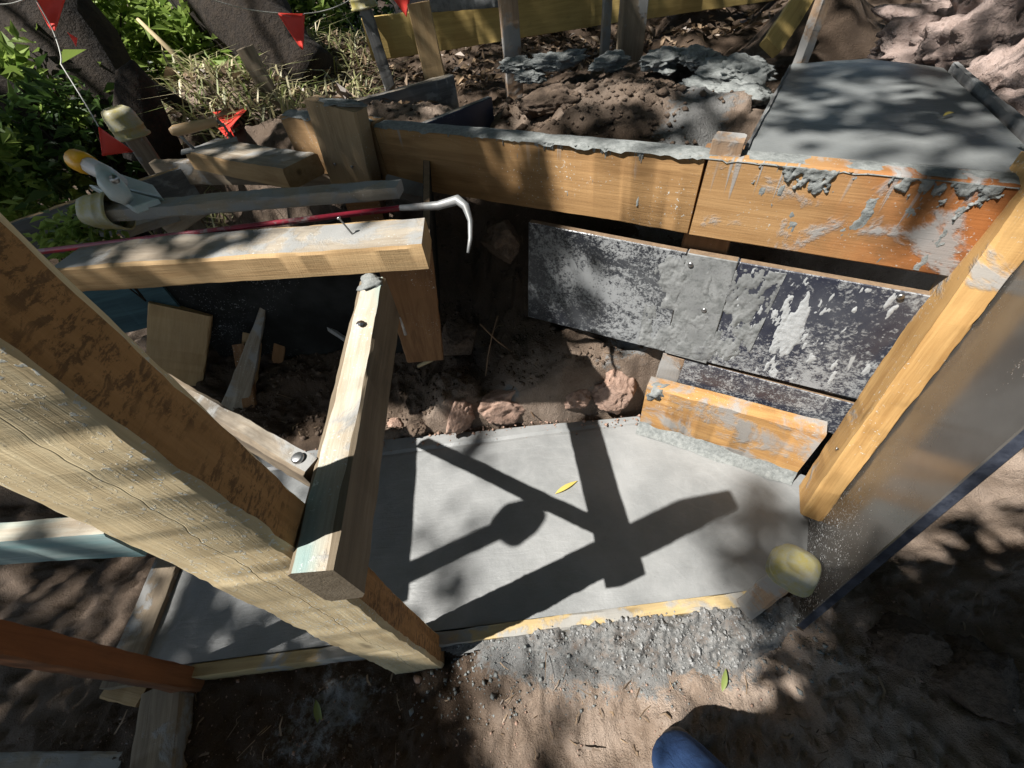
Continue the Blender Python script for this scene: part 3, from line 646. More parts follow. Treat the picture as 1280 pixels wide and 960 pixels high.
board2('support_board', 'brown block beneath the lying stake near the right end of the lying beam', at(440, 262, .64), at(480, 258, .64), (0, 0, 1), .06, .05, M['brown'])
board2('support_board', 'grey upright board behind the hooked claw below the form beam', at(515, 262, .35), at(510, 234, .66), PD, .10, .03, M['grey'])

# ------------------------------------------------------------------ box form under the right end of the lying beam
top, bot = Vector((-.128, .715, .655)), Vector((-.185, .86, .24))
board2('upright_board', 'brown upright board with a bent nail under the end of the lying beam', bot+Vector((-.050, .012, 0)), top+Vector((-.042, .012, .0)), (1, 0, 0), .105, .03, M['brown'])
bx = (Vector((0, .42, .03)))
tag(plate('plywood_sheet', [bot, bot+bx, top+bx*1.0+Vector((0.0, 0, .0)), top], .017, (1, .05, .1), [M['ply_dark'], M['plyedge_tan']]), 'black plywood side of the box form under the end of the lying beam', 'plywood panel')
nn_ = at(507, 418, .42); tag(tube('loose_nail', [nn_, nn_+Vector((.002, -.002, .05)), nn_+Vector((.001, -.001, .053))], [.004, .002, .001], M['nail']), 'bright nail sticking out of the brown upright board', 'nail')

# things down in the pit on the left
pl_, pr_ = Vector((-.965, 1.10, 0)), Vector((-.30, 1.03, 0))
dp = root('back_panel', 'dark speckled plywood panel at the back of the pit under the lying beam', 'plywood panel', (-.6, 1.06, .12))
plate('panel', [pl_+Vector((0, 0, .13)), pr_+Vector((0, 0, .10)), pr_+Vector((0, 0, .60)), pl_+Vector((0, 0, .46))], .017, (-.1, -1, 0), [M['ply_dark'], M['plyedge']], dp)
timber('batten', at(372, 384, .3), at(432, 424, .2), (0, 0, 1), .02, .012, M['weather'], dp)
board2('teal_board', 'dark teal board seen behind the big post below the lying beam', at(95, 395, .40), at(215, 368, .40), (0, 0, 1), .16, .03, M['tealdark'], facemat={0: M['teal']})
board2('leaning_plank', 'grey brown plank leaning in the pit left of the pointed stake', at(215, 530, .0), at(228, 385, .36), (1, .25, 0), .15, .03, M['fresh'])
stake('pointed stake leaning in the pit in front of the dark speckled panel', at(288, 530, .03), at(332, 378, .34), .085, .03, (1, .2, 0), M['weather'], taper=(.12, .6))
board2('notched_stake', 'notched grey stake beside the pointed stake in the pit', at(305, 525, .02), at(318, 400, .26), (1, .2, 0), .05, .03, M['fresh'], 'stake')
board2('upright_stake', 'dark brown stake end standing by the notched stake in the pit', at(345, 470, .08), at(352, 420, .2), (1, .2, 0), .035, .03, M['brown'], 'stake')
board2('pit_board', 'pale board end lying on the pit floor behind the batten', at(255, 515, .02), at(330, 560, .02), (0, 0, 1), .05, .03, M['weather'], 'board')
board2('leaning_stick', 'slender pale edged stick leaning right of the square plank in the pit', at(262, 470, .05), at(226, 372, .36), (1, .2, 0), .022, .03, M['weather'], 'stick')
board2('leaning_stick', 'brown stick leaning against the pointed stake in the pit', at(320, 545, .0), at(300, 430, .22), (1, .2, 0), .04, .025, M['brown'], 'stick')
lg = root('log', 'short mossy log end in the pit behind the big post', 'log', at(180, 440, .08))
tube('log_wood', [at(150, 455, .08), at(178, 432, .10), at(182, 428, .10)], [.045, .045, .040], M['bark'], lg, 14)

# lower left corner
rs = at(247, 854, -.06)
stake('red brown stake slanting into the picture from the left edge over the slab end', (rs.x, rs.y, -.10), (-.80, .207, 1.19), .045, .042, (1, 0, 0), M['redbrown'], .048, capl=.08)
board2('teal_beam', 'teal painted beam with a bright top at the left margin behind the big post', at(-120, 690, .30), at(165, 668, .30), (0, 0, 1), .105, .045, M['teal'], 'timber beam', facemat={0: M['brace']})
board2('ground_board', 'brown board lying on the ground under the red brown beam', at(195, 1000, -.035), at(212, 858, -.035), (1, 0, 0), .085, .05, M['stake'], 'timber board')
board2('ground_block', 'short sawn block beside the brown board on the ground', at(148, 858, -.045), at(192, 868, -.045), (0, 1, 0), .05, .06, M['fresh'], 'timber block')
board2('ground_board', 'pale board lying along the bottom left corner', at(-40, 957, -.085), at(160, 955, -.085), (0, 1, 0), .04, .04, M['weather'], 'timber board')

# ------------------------------------------------------------------ upper terrace: boards and stakes
zb = .625
yb = root('fence_board', 'long yellow treated board on edge across the top of the picture', 'treated board', at(650, 46, zb))
y0, y1, y2 = at(466, 76, zb), at(775, 27, zb), at(1010, -6, zb)
for a, b in ((y0, y1), (y1+(y1-y0).normalized()*.004, y2)):
    timber('board', a+Vector((0, 0, .08)), b+Vector((0, 0, .08)), (0, 0, 1), .16, .045, M['yellow'], yb)
def up(label, base, topz, lean=(0, 0), w=.05, t=.045, mat='stake', capr=0, **k):
    b = Vector(base); return stake(label, (b.x, b.y, b.z-.2), (b.x+lean[0], b.y+lean[1], topz), w, t, (1, 0.1, 0), M[mat], capr, **k)
up('thin cement grey stake with a yellow cap in front of the yellow board', at(484, 86, .60), .90, (-.035, 0), .055, .04, 'grey', .05, capl=.1)
up('brown post in front of the yellow board right of the capped grey stake', at(548, 108, .60), .86, (-.02, .03), .085, .05, 'fresh')
up('grey cement splashed stake in front of the middle of the yellow board', at(641, 86, .61), .93, (.0, 0), .07, .05, 'stake_cem')
up('broad brown post in front of the yellow board near the middle', at(788, 58, .62), .95, (0, .02), .11, .05, 'stake')
up('slender pale stake under the yellow board beside the broad brown post', at(756, 54, .62), .78, (0, 0), .035, .035, 'weather')
up('slim cement grey stake standing at the back left corner of the upper landing', at(1000, 76, .735), 1.04, (.01, 0), .028, .026, 'stake_cem')
up('short dark stake leaning on the bank left of the joint cleat', at(357, 140, .56), .79, (-.05, .0), .06, .045, 'stake')
board2('cross_board', 'brown diagonal board behind the slim stake at the top', atd(962, 60, 1.75), atd(1008, -10, 1.95), (1, .3, 0), .06, .03, M['yellow'])
board2('ledge_board', 'grey board on edge behind the left end of the form beam', at(395, 165, .61), at(568, 116, .61), (0, 0, 1), .12, .04, M['grey'], facemat={0: M['weather']})
q = [at(520, 158, .70), at(615, 122, .70)]
tag(plate('ply_offcut', [q[0]-Vector((0, 0, .13)), q[1]-Vector((0, 0, .13)), q[1], q[0]], .02, (.6, -.8, 0), [M['ply_blue'], M['weather']]), 'blue black plywood strip on edge behind the form beam', 'plywood strip')
ms = root('metal_sheet', 'pale cement splashed metal edge at the top above the yellow board', 'metal sheet', atd(590, 5, 2.4))
timber('sheet', atd(535, 6, 2.4), atd(642, -2, 2.45), (0, 0, 1), .05, .02, M['jointstrip'], ms)

# ------------------------------------------------------------------ flags and string
def flag(label, a, b, c, curl=.01):
    a, b, c = Vector(a), Vector(b), Vector(c); n = 7; V = []; F = []; nr = (b-a).cross(c-a).normalized()
    for i in range(n+1):
        for j in range(n+1):
            u, v = i/n, j/n; p = a+(b-a)*u*(1-v*.999)+(c-a)*v; V.append(p+nr*curl*math.sin(3.2*u+2.5*v)*v)
    for i in range(n):
        for j in range(n): F.append((i*(n+1)+j, (i+1)*(n+1)+j, (i+1)*(n+1)+j+1, i*(n+1)+j+1))
    o = mesh('pennant', V, F, M['flag']); md = o.modifiers.new('thick', 'SOLIDIFY'); md.thickness = .0008
    return tag(o, label, 'flag', 'red pennants on the string')
flag('large red pennant at the top left corner', atd(40, -8, 2.0), atd(83, -4, 2.05), atd(66, 38, 2.0))
flag('red pennant beside the yellow capped stake at the left', atd(123, 158, 1.75), atd(128, 195, 1.72), atd(166, 190, 1.78), .006)
flag('red pennant hanging before the dark fallen trunk near the top', atd(346, 16, 2.4), atd(381, 17, 2.45), atd(378, 62, 2.4))
flag('red pennant cut by the top edge above the yellow board', atd(488, -6, 2.3), atd(513, -4, 2.3), atd(508, 21, 2.3))
flag('small crumpled red pennant below the large top left one', atd(84, 40, 2.1), atd(97, 48, 2.1), atd(95, 58, 2.1), .004)
flag('red cloth pennant lying beside the trowel', at(266, 140, .64), at(310, 135, .64), at(292, 168, .63), .02)
flag('second red cloth pennant folded under the first beside the trowel', at(272, 160, .62), at(300, 155, .62), at(285, 172, .62), .01)
def sag(pts, k=8, dz=.01):
    o = []
    for a, b in zip(pts, pts[1:]):
        for i in range(k): t = i/k; o.append(a.lerp(b, t)-Vector((0, 0, dz*4*t*(1-t))))
    return o+[pts[-1]]
tag(tube('string_line', sag([atd(-20, 4, 2.0), atd(40, -8, 2.0), atd(66, 38, 2.0), atd(76, 80, 1.9), atd(123, 158, 1.75)]), .0016, M['string'], None, 5), 'pale string carrying pennants down to the capped stake on the left', 'string')
tag(tube('string_line', sag([atd(250, -6, 2.3), atd(346, 16, 2.4), atd(381, 17, 2.45), atd(440, -2, 2.5)]), .0018, M['string'], None, 5), 'pale string holding the pennant near the fallen trunk at the top', 'string')

# yellow-capped stake in the left background
sb = at(222, 250, .46); stp = atxy(147, 143, sb)
stake('dark stake with a worn yellow cap rising behind the clamp at the left', (sb.x, sb.y, .35), (sb.x, sb.y, stp.z), .055, .05, (1, .5, 0), M['stake'], .045, capl=.085)

# ------------------------------------------------------------------ rocks, clods, bank
def rk(label, px, py, z, r, seed, mat='rock', rot=0.0, amp=.32, sub=5, group='rocks at the back edge of the slab', chip=.95, name='rock'):
    p = at(px, py, z) if z < 2 else atd(px, py, z-2); return tag(lump(name, p, r, M[mat], seed, None, amp, 1.7, sub, rot, chip), label, 'rock', group)
rk('broad cracked reddish clod at the back edge of the slab, left of centre', 628, 505, .06, (.095, .05, .075), 101, rot=.2)
rk('smaller reddish clod against the left side of the broad cracked one', 575, 520, .05, (.055, .04, .06), 102, rot=.9)
rk('cement spattered reddish block beside the left end of the kicker board', 770, 484, .09, (.09, .06, .095), 103, rot=.5)
rk('rounded reddish stone between the cracked clod and the spattered block', 722, 490, .08, (.06, .045, .06), 104, chip=.4)
rk('low dark stone behind the brace at the slab edge', 520, 535, .02, (.045, .03, .03), 105, 'clod')
rk('small pale stone at the slab edge beside the brace', 495, 530, .02, (.03, .025, .025), 106)
rk('dark lump of earth under the box form', 575, 425, .19, (.07, .055, .05), 107, 'clod')
rk('dark lump of earth to the left of the smeared panel', 628, 300, .50, (.05, .05, .06), 108, 'clod', group='lumps of earth in the bank')
rk('earth lump on the sunlit mound behind the form beam', 690, 128, .69, (.09, .06, .045), 109, 'clod', group='lumps of earth in the bank')
rk('pale boulder lit by the sun at the top right corner', 1245, 48, 3.95, (.27, .25, .20), 110, 'boulder', .4, .62, 6, 'boulders at the top right', .25, 'boulder')
rk('rounded boulder right of the back corner of the upper landing', 1250, 118, 3.5, (.10, .11, .085), 111, 'boulder', 1.0, .6, 5, 'boulders at the top right', .6, 'boulder')
rk('lower pale boulder beside the edging at the right margin', 1280, 160, 3.32, (.065, .10, .06), 112, 'boulder', .2, .4, 5, 'boulders at the top right', .6, 'boulder')
rk('lump of earth in the shade at the lower right', 1135, 800, -.03, (.07, .05, .035), 113, 'clod', group='lumps of earth in the foreground')
rk('low earth lump in the shade at the right bottom corner', 1215, 850, -.04, (.10, .07, .04), 114, 'clod', group='lumps of earth in the foreground')
rk('small pale stone at the foot of the big post', 522, 850, -.045, (.012, .010, .009), 115, group='lumps of earth in the foreground', sub=3)
for i, (x, y, z, r) in enumerate(((650, 80, .68, .05), (700, 75, .70, .06), (760, 78, .70, .05), (830, 75, .71, .06), (870, 72, .72, .05), (920, 90, .73, .07), (880, 110, .72, .04), (935, 120, .72, .05), (660, 95, .67, .04))):
    rk(('leftmost heap of rough wet cement behind the mound', 'second cement heap from the left behind the mound', 'middle cement heap behind the mound', 'fourth cement heap from the left behind the mound', 'rightmost of the five cement heaps behind the mound', 'largest cement heap beside the slim stake', 'small cement heap on the soil left of the landing', 'cement heap against the left edge of the landing', 'low cement patch at the left foot of the mound')[i], x, y, z-.02, (r*1.6, r*1.1, r*.42), 130+i, 'crust', .3*i, .42, 5, 'spilled cement heaps behind the mound' if i < 5 else 'spilled cement heaps beside the landing', 0, 'cement_heap')

# lumpy cement spilled over the front form board
nx, ny = 330, 78; sx = np.linspace(-.32, .60, nx); sy = np.linspace(-.02, .206, ny); SX, SY = np.meshgrid(sx, sy, indexing='ij')
n2 = fbm(SX*10, SY*10, 0, 61, 4); n5 = fbm(SX*42, SY*42, 0, 63, 4, .6)
edge = .062+.045*fbm(SX*5, 0*SX, 0, 65, 4)+.05*np.exp(-((SX-.36)/.13)**2)+.03*np.exp(-((SX-.10)/.10)**2)-.05*sst(.0, -.25, SX)
k = sst(.0, .06, SY-(.206-edge))*sst(-.31, -.24, SX)*sst(.6, .54, SX)
hh = height(SX, SY)*0-.055+.045*sst(.05, .2, SY)
SZ = np.where(k > 0, hh+k*(.006+.010*n2+.0095*n5)-.012*(1-k), hh-.03)
SZ = np.maximum(SZ*1.0, -.2); SZ[:, -1] = np.minimum(SZ[:, -1], -.004); SZ = np.minimum(SZ, .004)
ii = np.arange(nx*ny).reshape(nx, ny); FF = np.stack([ii[:-1, :-1], ii[1:, :-1], ii[1:, 1:], ii[:-1, 1:]], -1).reshape(-1, 4)
spl = mesh('cement_spill', np.stack([SX, SY, SZ], -1).reshape(-1, 3), FF[(k[:-1, :-1] > .02).reshape(-1)].tolist(), M['spill']); spl['kind'] = 'stuff'; spl['label'] = 'lumpy grey cement spilled along the front of the form board'; spl['category'] = 'cement'

rgc = np.random.default_rng(91); V = []; F = []; ok = np.argwhere(k > .25); base = np.array([(1, 0, 0), (-1, 0, 0), (0, 1, 0), (0, -1, 0), (0, 0, 1), (0, 0, -1)], float)
for i in range(1500):
    p_i, q_i = ok[rgc.integers(len(ok))]; sz = .0020*rgc.lognormal(0, .55); b = base*rgc.uniform(.5, 1.3, (6, 1))*sz
    V += (b+np.array([SX[p_i, q_i]+rgc.normal()*.002, SY[p_i, q_i]+rgc.normal()*.002, SZ[p_i, q_i]+sz*.3])).tolist()
    F += [tuple(v+6*i for v in f) for f in ((0, 2, 4), (2, 1, 4), (1, 3, 4), (3, 0, 4), (2, 0, 5), (1, 2, 5), (3, 1, 5), (0, 3, 5))]
agg = mesh('aggregate', V, F, M['aggregate'], None, False); agg['kind'] = 'stuff'; agg['label'] = 'loose grey aggregate grains on the spilled cement'; agg['category'] = 'aggregate'

# pebbles and crumbs
def scatter(name, n, region, size, mat, seed, label=None, flat=.6):
    rg = np.random.default_rng(seed); V = []; F = []; base = np.array([(1, 0, 0), (-1, 0, 0), (0, 1, 0), (0, -1, 0), (0, 0, 1), (0, 0, -1)], float)
    fc = [(0, 2, 4), (2, 1, 4), (1, 3, 4), (3, 0, 4), (2, 0, 5), (1, 2, 5), (3, 1, 5), (0, 3, 5)]
    P_ = region(rg, n); Z = height(P_[:, 0], P_[:, 1])
    for i in range(len(P_)):
        s = size*rg.lognormal(0, .45); th = rg.random()*6.28; c, sn = math.cos(th), math.sin(th)
        b = base*rg.uniform(.6, 1.2, (6, 1))*s*np.array([1, .75, flat]); b = np.stack([b[:, 0]*c-b[:, 1]*sn, b[:, 0]*sn+b[:, 1]*c, b[:, 2]], -1)
        V += (b+np.array([P_[i, 0], P_[i, 1], Z[i]+s*.2])).tolist(); F += [tuple(k+6*i for k in f) for f in fc]
    o = mesh(name, V, F, M[mat], None, True); o['kind'] = 'stuff'; o['label'] = label; o['category'] = name.replace('_', ' ').split()[-1]; return o
scatter('pebbles', 3800, lambda g, n: np.stack([g.uniform(-1.3, 1.3, n), g.uniform(-.3, .20, n)], -1), .0018, 'rock', 1, 'small pebbles and grit strewn over the bare soil')
scatter('cement_crumbs', 1100, lambda g, n: np.stack([g.uniform(-.3, .6, n), .16+.05*g.normal(size=n)], -1), .003, 'crust', 2, 'grey crumbs of spilled cement along the front form board')
scatter('soil_crumbs', 2600, lambda g, n: np.stack([g.uniform(-.9, .5, n), g.uniform(.79, 1.5, n)], -1), .006, 'clod', 3, 'dark crumbs of soil in the pit behind the slab')
scatter('mound_crumbs', 700, lambda g, n: np.stack([g.uniform(-.6, 1.0, n), g.uniform(1.1, 2.3, n)], -1), .007, 'clod', 4, 'crumbs of soil on the upper mound')

def slabcrumbs():
    rg = np.random.default_rng(12); V = []; F = []; n = 420; base = np.array([(1, 0, 0), (-1, 0, 0), (0, 1, 0), (0, -1, 0), (0, 0, 1), (0, 0, -1)], float)
    fc = [(0, 2, 4), (2, 1, 4), (1, 3, 4), (3, 0, 4), (2, 0, 5), (1, 2, 5), (3, 1, 5), (0, 3, 5)]
    for i in range(n):
        x = rg.uniform(-.85, .38); y = .775-abs(rg.normal())*.022-.035*max(0, x)/.4; sz = .0022*rg.lognormal(0, .6)
        V += (base*rg.uniform(.6, 1.2, (6, 1))*sz+np.array([x, y, sz*.5+.001])).tolist(); F += [tuple(k+6*i for k in f) for f in fc]
    o = mesh('soil_crumbs', V, F, M['rock']); o['kind'] = 'stuff'; o['label'] = 'crumbs of soil fallen on the back edge of the wet slab'; o['category'] = 'crumbs'
slabcrumbs()

# ------------------------------------------------------------------ leaves
def leaves(name, C, size, mat, parent=None, seed=0, updir=.5, asp=.42, tone=None, fold=.25):
    rg = np.random.default_rng(seed); C = np.asarray(C, float); n = len(C)
    d = rg.normal(size=(n, 3)); d[:, 2] *= .5; d /= np.linalg.norm(d, axis=1)[:, None]
    nr = rg.normal(size=(n, 3)); nr[:, 2] += updir*3; sd = np.cross(nr, d); sd /= np.linalg.norm(sd, axis=1)[:, None]+1e-9; nr = np.cross(d, sd)
    s = (size*rg.lognormal(0, .28, n))[:, None]
    base = C; tip = C+d*s-nr*s*.12; mid = C+d*s*.45; l = mid+sd*s*asp*.5+nr*s*fold*.4; r = mid-sd*s*asp*.5+nr*s*fold*.4
    V = np.stack([base, r, tip, l], 1).reshape(-1, 3); F = np.arange(4*n).reshape(n, 4)
    F2 = np.concatenate([F[:, [0, 1, 2]], F[:, [0, 2, 3]]])
    me = bpy.data.meshes.new(name); me.from_pydata(V.tolist(), [], F2.tolist()); me.materials.append(M[mat])
    t = rg.random(n) if tone is None else np.clip(tone+.25*rg.normal(size=n), 0, 1)
    a = me.attributes.new('tone', 'FLOAT', 'POINT'); a.data.foreach_set('value', np.repeat(t, 4).astype(np.float32))
    o = bpy.data.objects.new(name, me); col.objects.link(o)
    if parent: child(o, parent)
    return o
def clumps(c, r, ncl, per, cr, seed):
    rg = np.random.default_rng(seed); u = rg.normal(size=(ncl, 3)); u /= np.linalg.norm(u, axis=1)[:, None]; u *= rg.random((ncl, 1))**.4
    K = np.array(c)+u*np.array(r); return (K[:, None]+rg.normal(size=(ncl, per, 3))*cr).reshape(-1, 3), K

shr = [(15, 50, 3.6, .50, 'leaf', 'dark leafy bush at the upper left corner'), (20, 215, 2.6, .30, 'leaf', 'bright green bush at the left margin behind the dark edge board'),
       (125, 20, 4.6, .60, 'leaf', 'sunlit green bush between the two dark trunks at the top left'), (45, 150, 2.9, .38, 'leaf', 'shaded bush behind the small red pennant at the left'),
       (150, 65, 3.8, .34, 'leaf', 'light green bush beside the broken stump'), (100, 185, 2.5, .24, 'leaf2', 'shaded low bush behind the capped stake'),
       (345, -5, 4.6, .5, 'leaf', 'small leafy bush behind the string at the top'), (430, -15, 5.0, .5, 'leaf2', 'dark green bush at the top behind the grey capped stake'),
       (215, 10, 5.0, .55, 'leaf', 'dry leafy bush behind the fallen trunk'), (0, 240, 2.5, .18, 'leaf', 'low bright green plant below the dark edge board at the left'),
       (112, 300, 1.25, .07, 'leaf', 'small green plant glimpsed between the left boards'), (60, 100, 4.4, .5, 'leaf2', 'dark bush behind the leaning trunk at the left'),
       (245, 55, 3.5, .24, 'leaf', 'pale sunlit weed clump among the dry grass'), (300, 105, 2.8, .13, 'leaf', 'small green weed beside the leaning dark stake')]
for i, (px, py, dd, r, mat, lab) in enumerate(shr):
    p = atd(px, py, dd); g = max(min(gz(p.x, p.y), p.z-r*.3), p.z-r*1.6); R = root('bush', lab, 'bush', (p.x, p.y, g), 'bushes on the slope behind')
    Cc, K = clumps(p, (r*1.1, r*1.1, r*.85), int(80*max(.3, r/.4)), 16, r*.13, 300+i)
    leaves('foliage', Cc, min(.075, .022*dd), mat, R, 320+i)
    for k in K[::9]: tube('stem', [Vector((p.x, p.y, g-.05)), (Vector((p.x, p.y, g))+Vector(k))/2+Vector((0, 0, .03)), Vector(k)], [.012*r/.4, .007*r/.4, .003], M['bark'], R, 5)

# dry grass and litter on the bank
def blades(name, pts, ln, mat, seed, label, w=.004):
    rg = np.random.default_rng(seed); V = []; F = []; T = []
    for i, p in enumerate(pts):
        th = rg.random()*6.28; L = ln*rg.lognormal(0, .4); d = np.array([math.cos(th), math.sin(th), 0]); sd = np.array([-d[1], d[0], 0])*w; h = rg.uniform(.25, 1.0)
        a = np.array(p); b = a+d*L*.5*(1-h*.5)+np.array([0, 0, L*.5*h]); c = a+d*L*(1-h*.3)+np.array([0, 0, L*.55*h])
        V += [(a-sd).tolist(), (a+sd).tolist(), (b-sd*.8).tolist(), (b+sd*.8).tolist(), c.tolist()]; k = 5*i; F += [(k, k+1, k+3, k+2), (k+2, k+3, k+4)]; T += [rg.random()]*5
    me = bpy.data.meshes.new(name); me.from_pydata(V, [], F); me.materials.append(M[mat]); a = me.attributes.new('tone', 'FLOAT', 'POINT'); a.data.foreach_set('value', np.array(T, np.float32))
    o = bpy.data.objects.new(name, me); col.objects.link(o); o['kind'] = 'stuff'; o['label'] = label; o['category'] = 'grass'; return o
rg = np.random.default_rng(5); pts = []
for _ in range(7000):
    p = atd(rg.uniform(60, 470), rg.uniform(-10, 165), rg.uniform(2.0, 7.0))
    if p.y > 1.7: pts.append((p.x, p.y, gz(p.x, p.y)))
blades('dry_grass', pts, .14, 'grass', 6, 'tangle of dry grass and weeds on the sunlit slope behind', .0045)
L_ = []
for _ in range(9000):
    x, y = rg.uniform(-2.5, 1.6), rg.uniform(1.2, 4.2)
    if y > 1.62-.55*x*.6 and not (x > -.15 and y < 2.45): L_.append((x, y))
LA = np.array(L_); LZ = height(LA[:, 0], LA[:, 1])
lit = leaves('leaf_litter', np.column_stack([LA, LZ+.008]), .05, 'litter', None, 8, 1.0, .5); lit['kind'] = 'stuff'; lit['label'] = 'brown leaf litter covering the bank behind the formwork'; lit['category'] = 'leaf litter'

gp = [(rg.uniform(-1.2, 1.2), rg.uniform(-.25, .17)) for _ in range(520)]+[(rg.uniform(-.8, .4), rg.uniform(.8, 1.3)) for _ in range(260)]
def flatbits(name, pts, mat, seed, label):
    g = np.random.default_rng(seed); V = []; F = []; T = []
    for i, (x, y) in enumerate(pts):
        th = g.random()*6.28; L = .016*g.lognormal(0, .6); d = np.array([math.cos(th), math.sin(th), g.normal()*.15]); sd = np.array([-d[1], d[0], 0])*(.0009+.0012*(g.random() < .25)); a = np.array([x, y, gz(x, y)+.004])
        b = a+d*L*.5+np.array([0, 0, .002])+sd*2*g.normal(); c = a+d*L
        V += [(a-sd).tolist(), (a+sd).tolist(), (b+sd).tolist(), (b-sd).tolist(), (c+sd*.5).tolist(), (c-sd*.5).tolist()]; k = 6*i; F += [(k, k+1, k+2, k+3), (k+3, k+2, k+4, k+5)]; T += [g.random()]*6
    me = bpy.data.meshes.new(name); me.from_pydata(V, [], F); me.materials.append(M[mat]); q = me.attributes.new('tone', 'FLOAT', 'POINT'); q.data.foreach_set('value', np.array(T, np.float32))
    o = bpy.data.objects.new(name, me); col.objects.link(o); o['kind'] = 'stuff'; o['label'] = label; o['category'] = 'litter'
flatbits('soil_litter', gp, 'litter', 9, 'bits of straw, bark and root lying on the bare soil')

# single fallen leaves
def fallen(label, p, th, size, mat, tilt=.1, wd=.26):
    V = []; F = []; n = 6
    for i in range(n+1):
        u = i/n; w = wd*math.sin(math.pi*u**.85)*.5
        for j in (-1, 0, 1): V.append((size*(u-.5), size*w*j, size*(.10*abs(j)*w*4+.12*math.sin(math.pi*u)*tilt*5)))
    F = [(i*3+j, i*3+j+1, (i+1)*3+j+1, (i+1)*3+j) for i in range(n) for j in (0, 1)]
    o = mesh('fallen_leaf', V, F, M[mat], None, True, Matrix.Translation(p) @ Matrix.Rotation(th, 4, 'Z'))
    a = o.data.attributes.new('tone', 'FLOAT', 'POINT'); a.data.foreach_set('value', np.full(len(V), .5, np.float32)); return tag(o, label, 'leaf', 'single fallen leaves')
fallen('slender yellow leaf lying on the wet slab between the shadows', at(708, 609, .004), .42, .075, 'yleaf', .05, .17)
fallen('green and orange leaf on the dark ground below the slab', at(399, 893, -.04), -1.1, .06, 'gleaf')
fallen('pale green leaf on the sunlit soil near the foot of the person', at(905, 850, -.045), 1.0, .045, 'gleaf')
fallen('yellow leaf on the damp upper landing', at(1186, 143, .748), .3, .03, 'yleaf')
fallen('small yellowish leaf on the soil below the front form board', at(828, 855, -.045), -.8, .025, 'yleaf')

# roots trailing over the bank and twigs
for i, (pl, lab) in enumerate((([(622, 395), (615, 420), (610, 445), (607, 470)], 'thin root hanging down the bank behind the cracked clod'), ([(600, 405), (620, 425), (640, 440)], 'second thin root crossing the bank'), ([(640, 480), (655, 500), (668, 522)], 'fine root trailing over the broad cracked clod'))):
    tag(tube('root', [at(x, y, .30-.06*k+.0) for k, (x, y) in enumerate(pl)] if i < 2 else [at(x, y, .10-.03*k) for k, (x, y) in enumerate(pl)], .0022, M['root'], None, 5), lab, 'root')
tag(tube('twig', [at(522, 458, .18), at(535, 452, .19), at(548, 446, .20)], [.005, .006, .004], M['straw'], None, 6), 'pale splinter of wood on the soil below the box form', 'twig')
tag(tube('twig', [at(128, 925, -.12), at(140, 900, -.11), at(160, 888, -.11)], .002, M['straw'], None, 5), 'thin straw on the dark ground at the lower left', 'twig')
# crumpled clear plastic scrap
sc = lump('plastic_scrap', at(270, 908, -.095), (.02, .045, .012), M['glass_bag'], 171, None, .7, 2.4, 4, -.3); tag(sc, 'crumpled clear plastic scrap on the ground right of the brown board', 'plastic scrap')

# ------------------------------------------------------------------ trees
def trunk(name, label, pts, rad, group='trees behind the site'):
    r = root(name, label, 'tree', pts[0], group); P_ = []; R_ = []
    for i in range(len(pts)-1):
        for k in range(6): t = k/6; P_.append(Vector(pts[i]).lerp(Vector(pts[i+1]), t)+Vector((random.uniform(-1, 1), random.uniform(-1, 1), 0))*rad[i]*.12); R_.append((rad[i]*(1-t)+rad[i+1]*t)*random.uniform(.9, 1.1))
    P_.append(Vector(pts[-1])); R_.append(rad[-1]); o = tube('trunk', P_, R_, M['bark'], r, 14); return r
tA = trunk('tree', 'thick dark leaning trunk at the upper left behind the red pennants', [atd(185, 190, 2.6), atd(75, 30, 3.0), Vector((-3.2, 2.2, 1.9)), Vector((-4.0, .8, 4.2)), Vector((-3.8, -.2, 6))], [.17, .17, .15, .13, .06])
tB = trunk('tree', 'massive dark trunk crossing the top left behind the string', [atd(400, 105, 2.9), atd(310, 25, 3.3), atd(225, -60, 3.8), Vector((-3.0, 4.0, 2.6)), Vector((-2.7, 3, 6))], [.14, .22, .22, .2, .1])
tC = trunk('tree', 'slim dark trunk at the left margin', [atd(100, 205, 2.4), atd(0, 110, 2.6), Vector((-3.0, 1.9, 1.5)), Vector((-3.9, .6, 4.6))], [.05, .05, .045, .02])
sr = root('stump', 'broken jagged stump behind the capped stake at the left', 'stump', at(190, 190, .3), None)
tube('stump_wood', [atd(195, 195, 2.2), atd(178, 150, 2.2), atd(168, 95, 2.2), atd(166, 75, 2.2)], [.10, .085, .05, .004], M['bark'], sr, 12)
tag(tube('branch', [atd(260, 110, 3.0), atd(215, 65, 3.0), atd(172, 24, 3.1)], [.014, .012, .008], M['straw'], None, 7), 'pale fallen branch lying through the sunlit weeds', 'branch')
tag(tube('branch', [atd(255, 150, 2.4), atd(200, 115, 2.4), atd(172, 95, 2.4)], [.03, .025, .015], M['bark'], None, 8), 'dark fallen branch below the pale one', 'branch')

